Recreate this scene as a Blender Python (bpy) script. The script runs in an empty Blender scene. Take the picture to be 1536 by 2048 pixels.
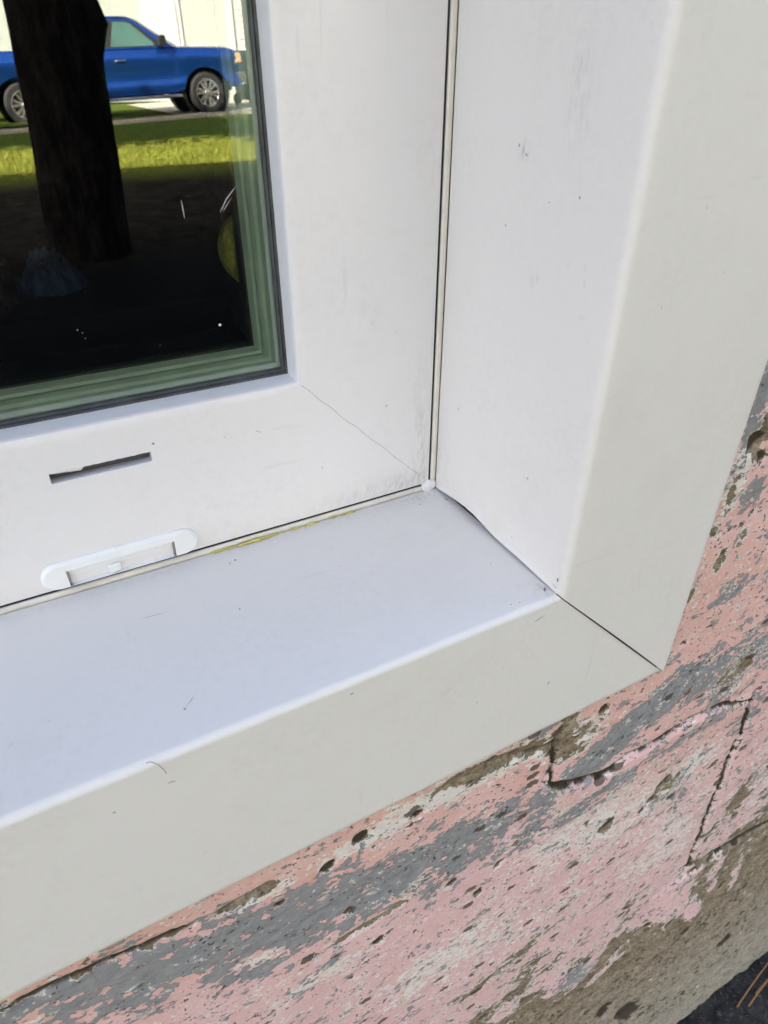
import bpy, bmesh, math, random
from mathutils import Vector, Matrix, noise as mnoise
import numpy as np

random.seed(7)
RAD = math.radians
sc = bpy.context.scene
COL = sc.collection

# ------------------------------------------------------------------ camera
CAM = Vector((-0.16612, -0.25200, 0.18565))
cam = bpy.data.cameras.new('camera')
cam.sensor_fit = 'VERTICAL'; cam.sensor_height = 36.0; cam.sensor_width = 27.0
cam.lens = 1324.66 / 2048 * 36.0
cam.clip_start = 0.005; cam.clip_end = 400
cam.dof.use_dof = True; cam.dof.focus_distance = 0.345; cam.dof.aperture_fstop = 22.0
camo = bpy.data.objects.new('camera', cam); COL.objects.link(camo)
def euler_R(rx, ry, rz):
    c, s = math.cos, math.sin
    A = np.array([[1,0,0],[0,c(rx),-s(rx)],[0,s(rx),c(rx)]])
    B = np.array([[c(ry),0,s(ry)],[0,1,0],[-s(ry),0,c(ry)]])
    D = np.array([[c(rz),-s(rz),0],[s(rz),c(rz),0],[0,0,1]])
    return A @ B @ D
R = euler_R(2.16088630, -1.60652489e-03, 4.93629284e-01)
m = Matrix(((R[0,0], -R[1,0], -R[2,0]), (R[0,1], -R[1,1], -R[2,1]), (R[0,2], -R[1,2], -R[2,2]))).to_4x4()
m.translation = CAM
camo.matrix_world = m
sc.camera = camo

# ------------------------------------------------------------------ sky, sun, exposure
SUN_EL, SUN_AZ = RAD(31), RAD(-48)          # azimuth from +Y (behind the house) towards -X
w = bpy.data.worlds.new('World'); sc.world = w; w.use_nodes = True
nt = w.node_tree
sky = nt.nodes.new('ShaderNodeTexSky'); sky.sky_type = 'NISHITA'; sky.sun_disc = False
sky.sun_elevation = SUN_EL; sky.sun_rotation = SUN_AZ
sky.air_density = 1.0; sky.dust_density = 3.0; sky.ozone_density = 0.25
bg = nt.nodes['Background']; bg.inputs[1].default_value = 0.105
nt.links.new(sky.outputs[0], bg.inputs[0])
sun = bpy.data.lights.new('sun', 'SUN'); sun.energy = 5.0; sun.angle = RAD(0.5); sun.color = (1.0, 0.94, 0.84)
suno = bpy.data.objects.new('sun', sun); COL.objects.link(suno)
sd = Vector((math.sin(SUN_AZ)*math.cos(SUN_EL), math.cos(SUN_AZ)*math.cos(SUN_EL), math.sin(SUN_EL)))
suno.rotation_euler = sd.to_track_quat('Z', 'Y').to_euler()
suno.location = (0, 10, 20)
sc.view_settings.view_transform = 'Standard'; sc.view_settings.look = 'None'
sc.view_settings.exposure = 3.27; sc.view_settings.gamma = 1.0
sc.view_settings.use_white_balance = True; sc.view_settings.white_balance_temperature = 7000; sc.view_settings.white_balance_tint = 19   # the phone balanced for open shade
sc.cycles.max_bounces = 10; sc.cycles.diffuse_bounces = 5; sc.cycles.transparent_max_bounces = 16

# ------------------------------------------------------------------ helpers
def tag(o, label=None, cat=None, group=None, kind=None):
    if label: o['label'] = label
    if cat: o['category'] = cat
    if group: o['group'] = group
    if kind: o['kind'] = kind
    return o
def thing(name, label, cat, loc=(0,0,0), rz=0, group=None):
    o = bpy.data.objects.new(name, None); COL.objects.link(o); o.empty_display_size = 0.02
    o.location = loc; o.rotation_euler = (0, 0, rz)
    return tag(o, label, cat, group)
class MB:
    def __init__(s): s.v = []; s.f = []; s.m = []; s.mi = 0
    def add(s, vs, fs):
        b = len(s.v); s.v += [tuple(p) for p in vs]
        for f in fs: s.f.append(tuple(b+i for i in f)); s.m.append(s.mi)
    def box(s, a, b):
        (x0,y0,z0),(x1,y1,z1) = a, b
        s.add([(x0,y0,z0),(x1,y0,z0),(x1,y1,z0),(x0,y1,z0),(x0,y0,z1),(x1,y0,z1),(x1,y1,z1),(x0,y1,z1)],
              [(3,2,1,0),(4,5,6,7),(0,1,5,4),(1,2,6,5),(2,3,7,6),(3,0,4,7)])
    def prism(s, poly, axis, a, b):     # poly of 2-D points extruded along an axis
        n = len(poly)
        def P(p, t):
            return {0:(t,p[0],p[1]), 1:(p[0],t,p[1]), 2:(p[0],p[1],t)}[axis]
        s.add([P(p,a) for p in poly]+[P(p,b) for p in poly],
              [tuple(range(n)), tuple(reversed(range(n,2*n)))]+[(i,i+n,(i+1)%n+n,(i+1)%n) for i in range(n)])
    def grid(s, rows, closed=False):
        nr, nc = len(rows), len(rows[0])
        fs = []
        for i in range(nr-1):
            for j in range(nc if closed else nc-1):
                k = (j+1) % nc
                fs.append((i*nc+j, i*nc+k, (i+1)*nc+k, (i+1)*nc+j))
        s.add([p for r in rows for p in r], fs)
    def tube(s, pts, rads, n=10, cap=True):
        rows = []
        for i, p in enumerate(pts):
            p = Vector(p); a = Vector(pts[max(i-1,0)]); b = Vector(pts[min(i+1,len(pts)-1)])
            t = (b-a).normalized(); u = t.orthogonal() if i == 0 else (u - t*u.dot(t))
            u = u.normalized(); v = t.cross(u)
            rows.append([p + (u*math.cos(2*math.pi*k/n)+v*math.sin(2*math.pi*k/n))*rads[i] for k in range(n)])
        b0 = len(s.v); s.grid(rows, True)
        if cap:
            s.f.append(tuple(b0+i for i in reversed(range(n)))); s.m.append(s.mi)
            e = b0+(len(pts)-1)*n; s.f.append(tuple(e+i for i in range(n))); s.m.append(s.mi)
    def lathe(s, prof, axis_pt, axis=1, n=40):   # profile (r, t) swept round an axis
        rows = []
        for r, t in prof:
            row = []
            for k in range(n):
                a = 2*math.pi*k/n
                q = {1:(r*math.cos(a), t, r*math.sin(a)), 2:(r*math.cos(a), r*math.sin(a), t)}[axis]
                row.append(tuple(axis_pt[i]+q[i] for i in range(3)))
            rows.append(row)
        s.grid(rows, True)
    def build(s, name, mat, parent=None, smooth=False, fix=True, angle=40):
        me = bpy.data.meshes.new(name); me.from_pydata(s.v, [], s.f); me.update()
        if fix:
            bm = bmesh.new(); bm.from_mesh(me); bmesh.ops.recalc_face_normals(bm, faces=bm.faces); bm.to_mesh(me); bm.free()
        mats = mat if isinstance(mat, (list, tuple)) else [mat]
        for q in mats: me.materials.append(q)
        if len(mats) > 1: me.polygons.foreach_set('material_index', s.m)
        o = bpy.data.objects.new(name, me); COL.objects.link(o)
        if smooth:
            me.polygons.foreach_set('use_smooth', [True]*len(me.polygons))
            try: me.set_sharp_from_angle(angle=RAD(angle))
            except Exception: pass
        if parent: o.parent = parent
        return o
def sstep(a, b, x):
    t = np.clip((x-a)/(b-a), 0, 1); return t*t*(3-2*t)

# ------------------------------------------------------------------ materials
class NT:
    def __init__(s, name):
        s.mat = bpy.data.materials.new(name); s.mat.use_nodes = True
        s.t = s.mat.node_tree; s.p = s.t.nodes['Principled BSDF']
    def n(s, typ, **kw):
        x = s.t.nodes.new(typ)
        for k, v in kw.items(): setattr(x, k, v)
        return x
    def l(s, a, b): s.t.links.new(a, b)
    def coords(s, scale=(1,1,1), rot=(0,0,0)):
        c = s.n('ShaderNodeTexCoord'); mp = s.n('ShaderNodeMapping')
        mp.inputs['Scale'].default_value = scale; mp.inputs['Rotation'].default_value = rot
        s.l(c.outputs['Object'], mp.inputs[0]); return mp.outputs[0]
    def noise(s, vec, scale, detail=4, rough=.55, off=None):
        x = s.n('ShaderNodeTexNoise'); x.inputs['Scale'].default_value = scale
        x.inputs['Detail'].default_value = detail; x.inputs['Roughness'].default_value = rough
        if off is not None:
            a = s.n('ShaderNodeVectorMath', operation='ADD'); a.inputs[1].default_value = off
            s.l(vec, a.inputs[0]); vec = a.outputs[0]
        s.l(vec, x.inputs['Vector']); return x.outputs['Fac']
    def math(s, op, a, b=None, c=None, clamp=False):
        x = s.n('ShaderNodeMath', operation=op); x.use_clamp = clamp
        for i, v in enumerate((a, b, c)):
            if v is None: continue
            if isinstance(v, (int, float)): x.inputs[i].default_value = v
            else: s.l(v, x.inputs[i])
        return x.outputs[0]
    def ramp(s, v, a, b, ta=0., tb=1.):
        x = s.n('ShaderNodeMapRange'); x.inputs[1].default_value = a; x.inputs[2].default_value = b
        x.inputs[3].default_value = ta; x.inputs[4].default_value = tb
        s.l(v, x.inputs[0]); return x.outputs[0]
    def mix(s, f, a, b, blend='MIX'):
        x = s.n('ShaderNodeMix', data_type='RGBA', blend_type=blend)
        for i, v in ((0, f), (6, a), (7, b)):
            if isinstance(v, (int, float)): x.inputs[i].default_value = v
            elif isinstance(v, (tuple, list)): x.inputs[i].default_value = (*v[:3], 1)
            else: s.l(v, x.inputs[i])
        return x.outputs[2]
    def attr(s, name):
        x = s.n('ShaderNodeAttribute', attribute_name=name); return x.outputs['Fac']
    def bump(s, h, strength=.3, dist=.001):
        x = s.n('ShaderNodeBump'); x.inputs['Strength'].default_value = strength; x.inputs['Distance'].default_value = dist
        s.l(h, x.inputs['Height']); s.l(x.outputs[0], s.p.inputs['Normal']); return x
    def base(s, c):
        if isinstance(c, (tuple, list)): s.p.inputs['Base Color'].default_value = (*c[:3], 1)
        else: s.l(c, s.p.inputs['Base Color'])
    def set(s, rough=.5, metal=0., spec=.5, coat=0.):
        s.p.inputs['Roughness'].default_value = rough; s.p.inputs['Metallic'].default_value = metal
        s.p.inputs['Specular IOR Level'].default_value = spec; s.p.inputs['Coat Weight'].default_value = coat
        if coat: s.p.inputs['Coat Roughness'].default_value = .04
        return s
def simple(name, c, rough=.5, metal=0., var=.12, scale=20, bump=0., bdist=.002, coat=0., spec=.5, detail=5):
    q = NT(name); q.set(rough, metal, spec, coat)
    v = q.coords(); n = q.noise(v, scale, detail, .6)
    q.base(q.mix(q.ramp(n, .3, .7), tuple(x*(1-var) for x in c), tuple(min(1, x*(1+var)) for x in c)))
    if bump: q.bump(n, bump, bdist)
    return q.mat

def painted_sheet(name, c, rough, dirt, specks):
    """white vinyl / coated aluminium with faint grime, dust specks and a slight orange-peel"""
    q = NT(name); q.set(rough, 0, .45)
    v = q.coords()
    big = q.noise(v, 9, 5, .6); mid = q.noise(v, 60, 5, .65, (3,1,2)); fine = q.noise(v, 900, 2, .5)
    g = q.math('MULTIPLY', q.ramp(big, .45, .75), q.ramp(mid, .4, .8))
    col = q.mix(q.math('MULTIPLY', g, dirt), c, tuple(x*y for x, y in zip(c, (.62,.60,.55))))
    vo = q.n('ShaderNodeTexVoronoi'); vo.inputs['Scale'].default_value = 130; q.l(v, vo.inputs['Vector'])
    sep = q.n('ShaderNodeSeparateColor'); q.l(vo.outputs['Color'], sep.inputs[0])
    pick = q.math('GREATER_THAN', sep.outputs[0], specks)
    r = q.math('MULTIPLY', sep.outputs[1], .10)
    dot = q.math('MULTIPLY', pick, q.math('LESS_THAN', vo.outputs['Distance'], r))
    col = q.mix(q.math('MULTIPLY', dot, .55), col, (.22,.20,.18))
    film = q.noise(v, 260, 4, .7, (5,5,1)); patch = q.noise(v, 22, 4, .6, (1,9,4))
    col = q.mix(q.math('MULTIPLY', q.math('MULTIPLY', q.ramp(film, .45, .75), q.ramp(patch, .35, .7)), .16), col, (.40,.38,.34))
    for k, (sx_, sy_, sz_) in enumerate(((.9,.07,.9),(.08,1.,1.),(1.,1.,.07))):
        ln = q.noise(q.coords((sx_,sy_,sz_), (.2*k,.15,.3)), 260, 2, .5, (k*3,1,2)); msk = q.noise(v, 13, 3, .6, (k*5,2,8))
        col = q.mix(q.math('MULTIPLY', q.math('MULTIPLY', q.ramp(ln, .665, .70), q.ramp(msk, .52, .66)), .12), col, (.38,.37,.35))
    st = q.attr('stain')
    sn = q.noise(q.coords((1,1,.35)), 420, 5, .75, (9,4,2))
    col = q.mix(q.math('MULTIPLY', q.math('MULTIPLY', st, q.ramp(sn, .42, .68)), .6, clamp=True), col, (.33,.33,.30))
    q.base(col)
    h = q.math('ADD', q.math('MULTIPLY', fine, .25), q.math('MULTIPLY', mid, .6))
    q.bump(h, .12, .0006)
    return q.mat

M = {}
M['vinyl'] = painted_sheet('white_vinyl', (.775,.757,.762), .34, .30, .985)
M['capping'] = painted_sheet('white_coated_aluminium', (.755,.728,.685), .55, .34, .985)
M['seal_strip'] = simple('cream_trim', (.74,.70,.63), .45, var=.10, scale=60)
M['weep_plastic'] = simple('bright_white_plastic', (.83,.84,.85), .3, var=.03, scale=50)
M['seam_dirt'] = simple('seam_dirt', (.42,.41,.39), .8, var=.3, scale=200)
M['dark_gap'] = simple('dark_gap', (.015,.015,.017), .8)
M['gasket'] = simple('dark_rubber', (.050,.055,.055), .42, var=.35, scale=120, bump=.2)
M['spacer'] = simple('grey_spacer_metal', (.44,.60,.57), .45, 0., var=.08, scale=90)
M['sealant_white'] = simple('white_caulk', (.78,.77,.74), .5, var=.06, scale=120, bump=.5)
M['foam'] = simple('yellow_sealant', (.62,.56,.16), .6, var=.25, scale=260, bump=.6)
M['speck'] = simple('dark_scuff', (.19,.18,.165), .7, var=.3, scale=400)
M['hair'] = simple('grey_hair', (.16,.14,.12), .5)
M['white_spot'] = simple('white_paint_spot', (.8,.8,.8), .5)
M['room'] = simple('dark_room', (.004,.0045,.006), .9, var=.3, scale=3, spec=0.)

def glass(name, ior, tint):
    q = NT(name); t = q.t; t.nodes.remove(q.p)
    fr = q.n('ShaderNodeFresnel'); fr.inputs[0].default_value = ior
    gl = q.n('ShaderNodeBsdfGlossy'); gl.inputs['Roughness'].default_value = 0.0; gl.inputs['Color'].default_value = (.93,1,.97,1)
    tr = q.n('ShaderNodeBsdfTransparent'); tr.inputs['Color'].default_value = (*tint, 1)
    mx = q.n('ShaderNodeMixShader')
    q.l(fr.outputs[0], mx.inputs[0]); q.l(tr.outputs[0], mx.inputs[1]); q.l(gl.outputs[0], mx.inputs[2])
    # faint waviness of float glass
    nz = q.noise(q.coords(), 14, 1, .4); b = q.n('ShaderNodeBump'); b.inputs['Strength'].default_value = .02; b.inputs['Distance'].default_value = .0004
    q.l(nz, b.inputs['Height']); q.l(b.outputs[0], gl.inputs['Normal'])
    q.l(mx.outputs[0], t.nodes['Material Output'].inputs[0])
    return q.mat
M['glass_outer'] = glass('coated_window_glass', 2.35, (.93,.985,.955))
M['glass_inner'] = glass('inner_window_glass', 1.38, (.93,.97,.95))

# ------------------------------------------------------------------ ground, road (setting)
def gz(x, y):
    s = float(sstep(-12.0, -16.0, y)); xc = min(max(x, -4), 9)
    near = float(sstep(-1.6, -0.2, y))*.03
    return -0.93 + near + s*(.10 + .045*(xc-.7))
def ground_sheet(name, x0, x1, y0, y1, nx, ny, mat, dz=0., rough=0., seed=0, **kw):
    mb = MB(); rows = []
    for j in range(ny+1):
        y = y0+(y1-y0)*j/ny
        rows.append([(x0+(x1-x0)*i/nx, y, gz(x0+(x1-x0)*i/nx, y)+dz+ (rough*mnoise.fractal((x0*7+(x1-x0)*i/nx*6, y*6, seed), .8, 2, 5) if rough else 0)) for i in range(nx+1)])
    mb.grid(rows); o = mb.build(name, mat, smooth=True); return tag(o, kind='structure', **kw)
q = NT('lawn_soil'); q.set(.95, 0, .03)
v = q.coords(); big = q.noise(v, .55, 5, .6); fine = q.noise(v, 14, 6, .7); n3 = q.noise(v, 55, 4, .7, (4,4,0))
gx = q.n('ShaderNodeSeparateXYZ'); q.l(v, gx.inputs[0])
lawn = q.ramp(q.math('ADD', gx.outputs[1], q.math('MULTIPLY', q.math('SUBTRACT', fine, .5), 2.2)), -8.6, -9.8)  # dark soil drawn in early, to darken the grass in house shade
grass = q.mix(q.ramp(fine, .35, .68), (.055,.10,.014), (.34,.32,.05))
grass = q.mix(q.ramp(n3, .66, .74), grass, (.42,.24,.06))
soil = q.mix(q.ramp(q.noise(v, 7, 6, .7, (2,2,9)), .38, .66), (.006,.006,.005), (.070,.050,.034))
soil = q.mix(q.ramp(n3, .62, .70), soil, (.09,.07,.05))
crown_shade = q.ramp(q.math('ADD', gx.outputs[1], q.math('MULTIPLY', q.math('SUBTRACT', fine, .5), 2.0)), -12.9, -13.7)
grass = q.mix(q.math('MULTIPLY', crown_shade, .85), grass, q.mix(q.ramp(fine, .35, .68), (.035,.075,.012), (.12,.17,.03)))  # tree shade put into the grass colour as a darker, greener far band
near_dark = q.ramp(q.math('ADD', gx.outputs[1], q.math('MULTIPLY', q.math('SUBTRACT', big, .5), 1.6)), -5.4, -4.6)  # ground gets darker towards the house wall
soil = q.mix(near_dark, soil, q.mix(q.ramp(n3, .3, .7), (.004,.005,.006), (.013,.014,.016)))
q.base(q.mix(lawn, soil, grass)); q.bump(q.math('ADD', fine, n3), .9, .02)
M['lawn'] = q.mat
M['concrete_road'] = simple('pale_concrete_road', (.50,.46,.39), .85, var=.15, scale=6, bump=.3)
M['kerb'] = simple('kerb_concrete', (.36,.32,.25), .9, var=.2, scale=18, bump=.4)
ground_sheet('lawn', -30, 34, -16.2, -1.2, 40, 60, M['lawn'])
q = NT('damp_gravelly_soil'); q.set(.9, 0, .3)
v = q.coords(); a = q.noise(v, 30, 8, .7); b = q.noise(v, 160, 5, .7)
q.base(q.mix(q.ramp(b, .55, .72), q.mix(q.ramp(a, .35, .68), (.014,.0135,.013), (.085,.080,.072)), (.19,.175,.155))); q.bump(q.math('ADD', a, b), 1., .012)
M['soil'] = q.mat
ground_sheet('soil', -4, 4, -1.3, -.04, 260, 84, M['soil'], .012, .014, 3)
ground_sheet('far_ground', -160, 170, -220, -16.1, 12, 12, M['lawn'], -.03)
mb = MB()
rows = []
for j in range(13):
    x = -30+64*j/12
    rows.append([(x, -15.95, gz(x,-16)-.1), (x, -15.97, gz(x,-16)+.05), (x, -16.0, gz(x,-16)+.07), (x, -16.14, gz(x,-16)+.07), (x, -16.17, gz(x,-16)+.05), (x, -16.18, gz(x,-16)-.1)])
mb.grid(rows); tag(mb.build('kerb', M['kerb'], smooth=True), kind='structure')
def road_z(x): return gz(x, -17)
ground_sheet('road', -30, 34, -23.4, -16.15, 24, 2, M['concrete_road'], .0)

# grass tufts on the lit lawn (uncountable)
mb = MB(); rg = random.Random(3)
for i in range(6000):
    y = -9.6 - 3.6*rg.random(); x = -1.2 + 8.2*rg.random(); h = rg.uniform(.03,.09); a = rg.random()*6.28; wd = .006
    z = gz(x,y); dx, dy = math.cos(a)*wd, math.sin(a)*wd; lx, ly = rg.gauss(0,.03), rg.gauss(0,.03)
    mb.add([(x-dx,y-dy,z-.01),(x+dx,y+dy,z-.01),(x+lx,y+ly,z+h)], [(0,1,2)])
M['blade'] = simple('grass_blade', (.23,.26,.028), .7, var=.45, scale=3)
tag(mb.build('grass', M['blade'], fix=False), 'short sunlit grass on the lawn reflected in the glass', 'grass', kind='stuff')

# ------------------------------------------------------------------ house with the peeling painted wall
WF = -0.092                                   # face of the wall
OX0, OX1, OZ0, OZ1 = -0.93, 0.03, -0.03, 0.65  # hole for the window
def blob(X, Z, x, z, rx, rz, a=1., ang=0.):
    c, s = math.cos(ang), math.sin(ang); u = (X-x)*c+(Z-z)*s; v = -(X-x)*s+(Z-z)*c
    return a*np.exp(-((u/rx)**2+(v/rz)**2))
def seg(X, Z, pts, wd, a=1.):
    out = np.zeros_like(X)
    for (x0,z0),(x1,z1) in zip(pts, pts[1:]):
        dx, dz = x1-x0, z1-z0; t = np.clip(((X-x0)*dx+(Z-z0)*dz)/(dx*dx+dz*dz), 0, 1)
        d = np.hypot(X-x0-t*dx, Z-z0-t*dz); out = np.maximum(out, np.exp(-(d/wd)**2))
    return a*out
def wall_fields(X, Z):
    N = np.array([mnoise.fractal((x*16, z*38, 1.7), .75, 2.1, 5) for x, z in zip(X.ravel(), Z.ravel())]).reshape(X.shape)
    N2 = np.array([mnoise.fractal((x*70, z*120, 5.7), .8, 2.1, 4) for x, z in zip(X.ravel(), Z.ravel())]).reshape(X.shape)
    grey = np.full_like(X, -.26) + .10*N
    for b in [(-.19,-.139,.06,.020,.9,-.12),(-.10,-.170,.07,.024,.85,-.12),(-.039,-.172,.035,.020,.55),(.01,-.172,.03,.014,.45),
              (.063,-.166,.028,.012,1.),(.095,-.146,.030,.014,.95,.3),(.123,-.130,.045,.015,.9,.25),(.085,-.205,.045,.010,.7,.15),(.142,-.062,.022,.010,.75,.2),
              (.172,-.150,.03,.022,.7),(.20,-.125,.02,.03,.5),(.165,-.190,.03,.010,.6,.2),(.166,-.270,.020,.028,.45,.8),(.132,.010,.010,.02,.7),(.111,.070,.010,.045,.95),
              (.125,-.533,.022,.030,.9),(.0,-.205,.05,.016,.42),(.225,-.21,.015,.03,.55),(.05,-.10,.06,.006,.5),(-.235,-.118,.03,.008,.6),(-.16,-.19,.02,.01,.35),(-.12,-.225,.02,.006,.35),
              (.29,-.40,.012,.03,.35),(.34,-.58,.03,.02,.5),(.27,-.62,.03,.02,.4),(.30,-.33,.03,.02,.3)]:
        grey += blob(X, Z, *b)
    bare = np.full_like(X, -.36) + .05*N
    for b in [(.034,-.122,.008,.020,.95),(-.012,-.114,.028,.006,.85,-.05),(-.036,-.111,.02,.004,.7),(.053,-.128,.011,.008,.6),(.050,-.143,.010,.007,.5),(.122,.040,.006,.016,.75),
              (.194,-.145,.014,.016,.55),(.174,-.146,.010,.014,.4),(.153,-.251,.018,.022,.42),(.100,-.264,.006,.010,.72),(.280,-.362,.016,.030,.8),(.255,-.40,.010,.014,.5),
              (-.152,-.121,.018,.004,.85),(.122,-.031,.006,.010,.7),(.108,-.007,.004,.006,.6),(.112,.012,.003,.012,.6),(.135,-.02,.004,.008,.5),(.105,-.05,.004,.008,.45),(.19,-.30,.02,.02,.25),(-.09,-.205,.02,.004,.65),(.06,-.38,.05,.010,.4,.1),(.0,-.40,.05,.008,.45,.1),
              (.02,-.30,.05,.05,.1),(.30,-.28,.02,.04,.35),(.36,-.35,.03,.06,.5)]:
        bare += blob(X, Z, *b)
    # the foot of the wall has lost its paint
    edge = -.468 + .018*np.sin(X*23+.6) + .045*N
    bare += .62*sstep(edge+.07, edge-.05, Z) + .5*sstep(edge-.05, edge-.17, Z)
    bare += .35*sstep(.32, .40, X)*sstep(-.36,-.46, Z)
    for b in [(.23,-.50,.016,.028,-1.0,.4),(.285,-.56,.012,.03,-1.0,.3),(.10,-.52,.014,.018,-.8),(.02,-.53,.02,.014,-.7),(.35,-.55,.010,.03,-.9),(.215,-.475,.014,.024,-.95,.4),(.195,-.50,.010,.020,-.8,.5),(.26,-.52,.007,.025,-.85),(.245,-.545,.006,.012,-.8),(.15,-.50,.010,.016,-.75),(.17,-.56,.030,.006,-.75,.35),
              (.08,-.49,.012,.012,-.6),(.12,-.47,.02,.014,-.6),(.30,-.49,.010,.02,-.8),(.31,-.53,.006,.012,-.8),(.04,-.50,.02,.012,-.5),(.125,-.533,.020,.026,-.75)]:
        bare += blob(X, Z, *b)
    cream = np.full_like(X, -.22) + .10*N
    for b in [(.051,-.233,.05,.03,.22),(.12,-.262,.07,.05,.30),(.015,-.34,.06,.03,.22),(-.031,-.296,.05,.012,.25),(.182,-.24,.018,.02,.34),(.19,-.36,.05,.05,.30),(-.05,-.319,.05,.02,.28),
              (-.027,-.117,.05,.010,.75),(.045,-.135,.018,.016,.6),(.113,.024,.006,.03,.5),(.118,.04,.012,.02,.35),(-.12,-.235,.03,.01,.4),(-.145,-.18,.03,.008,.35),(.19,-.15,.02,.02,.4),(-.094,-.122,.02,.006,.6),(-.15,-.125,.02,.006,.6),(.33,-.3,.05,.1,.4)]:
        cream += blob(X, Z, *b)
    sal = sstep(-.215, -.12, Z + .02*N) * .8 + .2*N
    sal = np.maximum(sal, sstep(.06,.14,X)*sstep(-.33,-.16,Z)*.6)
    # cracks and joints
    j1 = [(.012,-.118),(.025,-.121),(.030,-.148),(.0295,-.1665),(.043,-.173),(.060,-.180),(.074,-.185),(.097,-.180),(.117,-.182),(.150,-.178),(.181,-.180)]
    crk = seg(X+.003*N2, Z+.003*N2, j1[1:7], .0026*(1+.7*N2), 1.0) + seg(X+.003*N2, Z+.0025*N2, j1[6:]+[(.222,-.196)], .0017*(1+.6*N2), .95)
    crk += seg(X+.003*N2, Z+.002*N2, [(-.237,-.112),(-.201,-.116),(-.175,-.121)], .0024, 1.1) + seg(X, Z+.002*N2, [(-.16,-.122),(-.140,-.118)], .002, .6)
    crk += seg(X+.002*N2, Z+.002*N2, [(.222,-.196),(.226,-.215),(.229,-.225)], .0036, 1.1)
    crk += seg(X+.0022*N2, Z, [(.229,-.225),(.233,-.301),(.240,-.38),(.247,-.446)], .0017, 1.25)
    crk += seg(X, Z+.004*N2, [(.235,-.444),(.262,-.449),(.300,-.458),(.38,-.47)], .0035, .75)
    crk += seg(X, Z+.003*N2, [(-.115,-.21),(-.09,-.205),(-.07,-.203)], .0018, .6)
    crk += seg(X+.003*N2, Z+.003*N2, [(-.02,-.112),(.005,-.118),(.02,-.123)], .0026, .55)
    pits = np.zeros_like(X)
    for x, z, r in [(-.11,-.13,.0042),(-.094,-.12,.0045),(-.136,-.14,.0030),(-.101,-.18,.0026),(-.085,-.233,.0042),(-.012,-.247,.0045),(-.035,-.214,.0040),(.001,-.223,.0034),(-.062,-.124,.0034),
                    (-.053,-.24,.002),(-.104,-.26,.0022),(.143,-.262,.005),(.148,-.248,.004),(.136,-.272,.004),(.099,-.262,.006),(.118,.041,.006),(.127,.030,.004),(.06,-.116,.004),(.153,-.244,.004),
                    (.137,-.005,.002),(.14,.008,.002),(.131,-.012,.0016),(.13,.004,.0018),(.115,-.09,.0022),(.15,-.10,.002),(.075,-.24,.003),(.03,-.36,.003),(.09,-.33,.003),(.25,-.55,.006),(.33,-.55,.008),(.29,-.60,.007),(.38,-.70,.012),(.22,-.70,.02),(.18,-.66,.014)]:
        d = np.hypot((X-x)+.5*r*N2, (Z-z)*1.1+.5*r*N2); pits = np.maximum(pits, np.exp(-(d/r)**4))
    return grey, bare, cream, np.clip(sal, 0, 1), np.clip(crk, 0, 1), pits, N, N2

house = thing('house', 'house whose lower wall has peeling pink, salmon and grey paint over brown concrete', 'house', (0, WF, -.93))
def axis_vals(parts):
    out = []
    for a, b, s in parts:
        n = max(1, round((b-a)/s)); out += [a+(b-a)*i/n for i in range(n)]
    out.append(parts[-1][1]); return np.array(out)
xs = axis_vals([(-14,-5,2.),(-5,-1.2,.6),(-1.2,OX0,.03),(OX0,-.33,.02),(-.33,OX1,.002),(OX1,.46,.002),(.46,.9,.006),(.9,5,.5)])
zs = axis_vals([(-1.05,-.80,.005),(-.80,-.62,.003),(-.62,OZ0,.002),(OZ0,.12,.002),(.12,OZ1,.02),(OZ1,1.2,.06),(1.2,2.9,.4)])
X, Z = np.meshgrid(xs, zs)
grey, bare, cream, sal, crk, pits, N, N2 = wall_fields(X, Z)
bw = np.clip((bare+.02)*3, 0, 1)
Y = WF + .0045*crk*(1+.3*N2) + .0035*pits + .0012*bw*(1+1.1*N2) - .0006*N
Y -= .030*sstep(-.47, -.86, Z)                                   # the footing swells outwards
Y += .012*sstep(-.868, -.885, Z + .01*N)*sstep(-.2,.2,X)
Y += .0020*sstep(-.36,-.445,Z)*0
hole = (X > OX0-1e-6)&(X < OX1+1e-6)&(Z > OZ0-1e-6)&(Z < OZ1+1e-6)
Y[(np.abs(X)<9)&hole] = WF
jx = np.interp(-Z, [.10,.225,.301,.38,.446,.6], [.222,.229,.233,.240,.247,.25]) + .003*N2
Y -= .0014*sstep(jx-.001, jx+.001, X)*sstep(-.47,-.44,Z)*sstep(-.17,-.20,Z)          # the next block sits further back
j1z = np.interp(X, [.03,.043,.074,.117,.181,.24], [-.166,-.173,-.185,-.182,-.180,-.195]) + .002*N2
Y -= .0022*sstep(j1z+.001, j1z-.001, Z)*sstep(.02,.04,X)*sstep(.235,.215,X)*sstep(-.24,-.19,Z)   # below the crack the render bulges
Y -= .004*sstep(-.455,-.470, Z+.004*N2)*sstep(.20,.25,X)
Y += .0009*N2*np.clip(grey+.3,0,1)
Y[hole] = WF
nz_, nx_ = X.shape
verts = np.stack([X.ravel(), Y.ravel()-WF, Z.ravel()+.93], 1)
ci = (xs[:-1]+xs[1:])/2; cj = (zs[:-1]+zs[1:])/2
faces = []
for j in range(nz_-1):
    inz = OZ0 < cj[j] < OZ1
    for i in range(nx_-1):
        if inz and OX0 < ci[i] < OX1: continue
        a = j*nx_+i; faces.append((a, a+1, a+nx_+1, a+nx_))
me = bpy.data.meshes.new('painted_wall'); me.from_pydata(verts.tolist(), [], faces); me.update()
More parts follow.
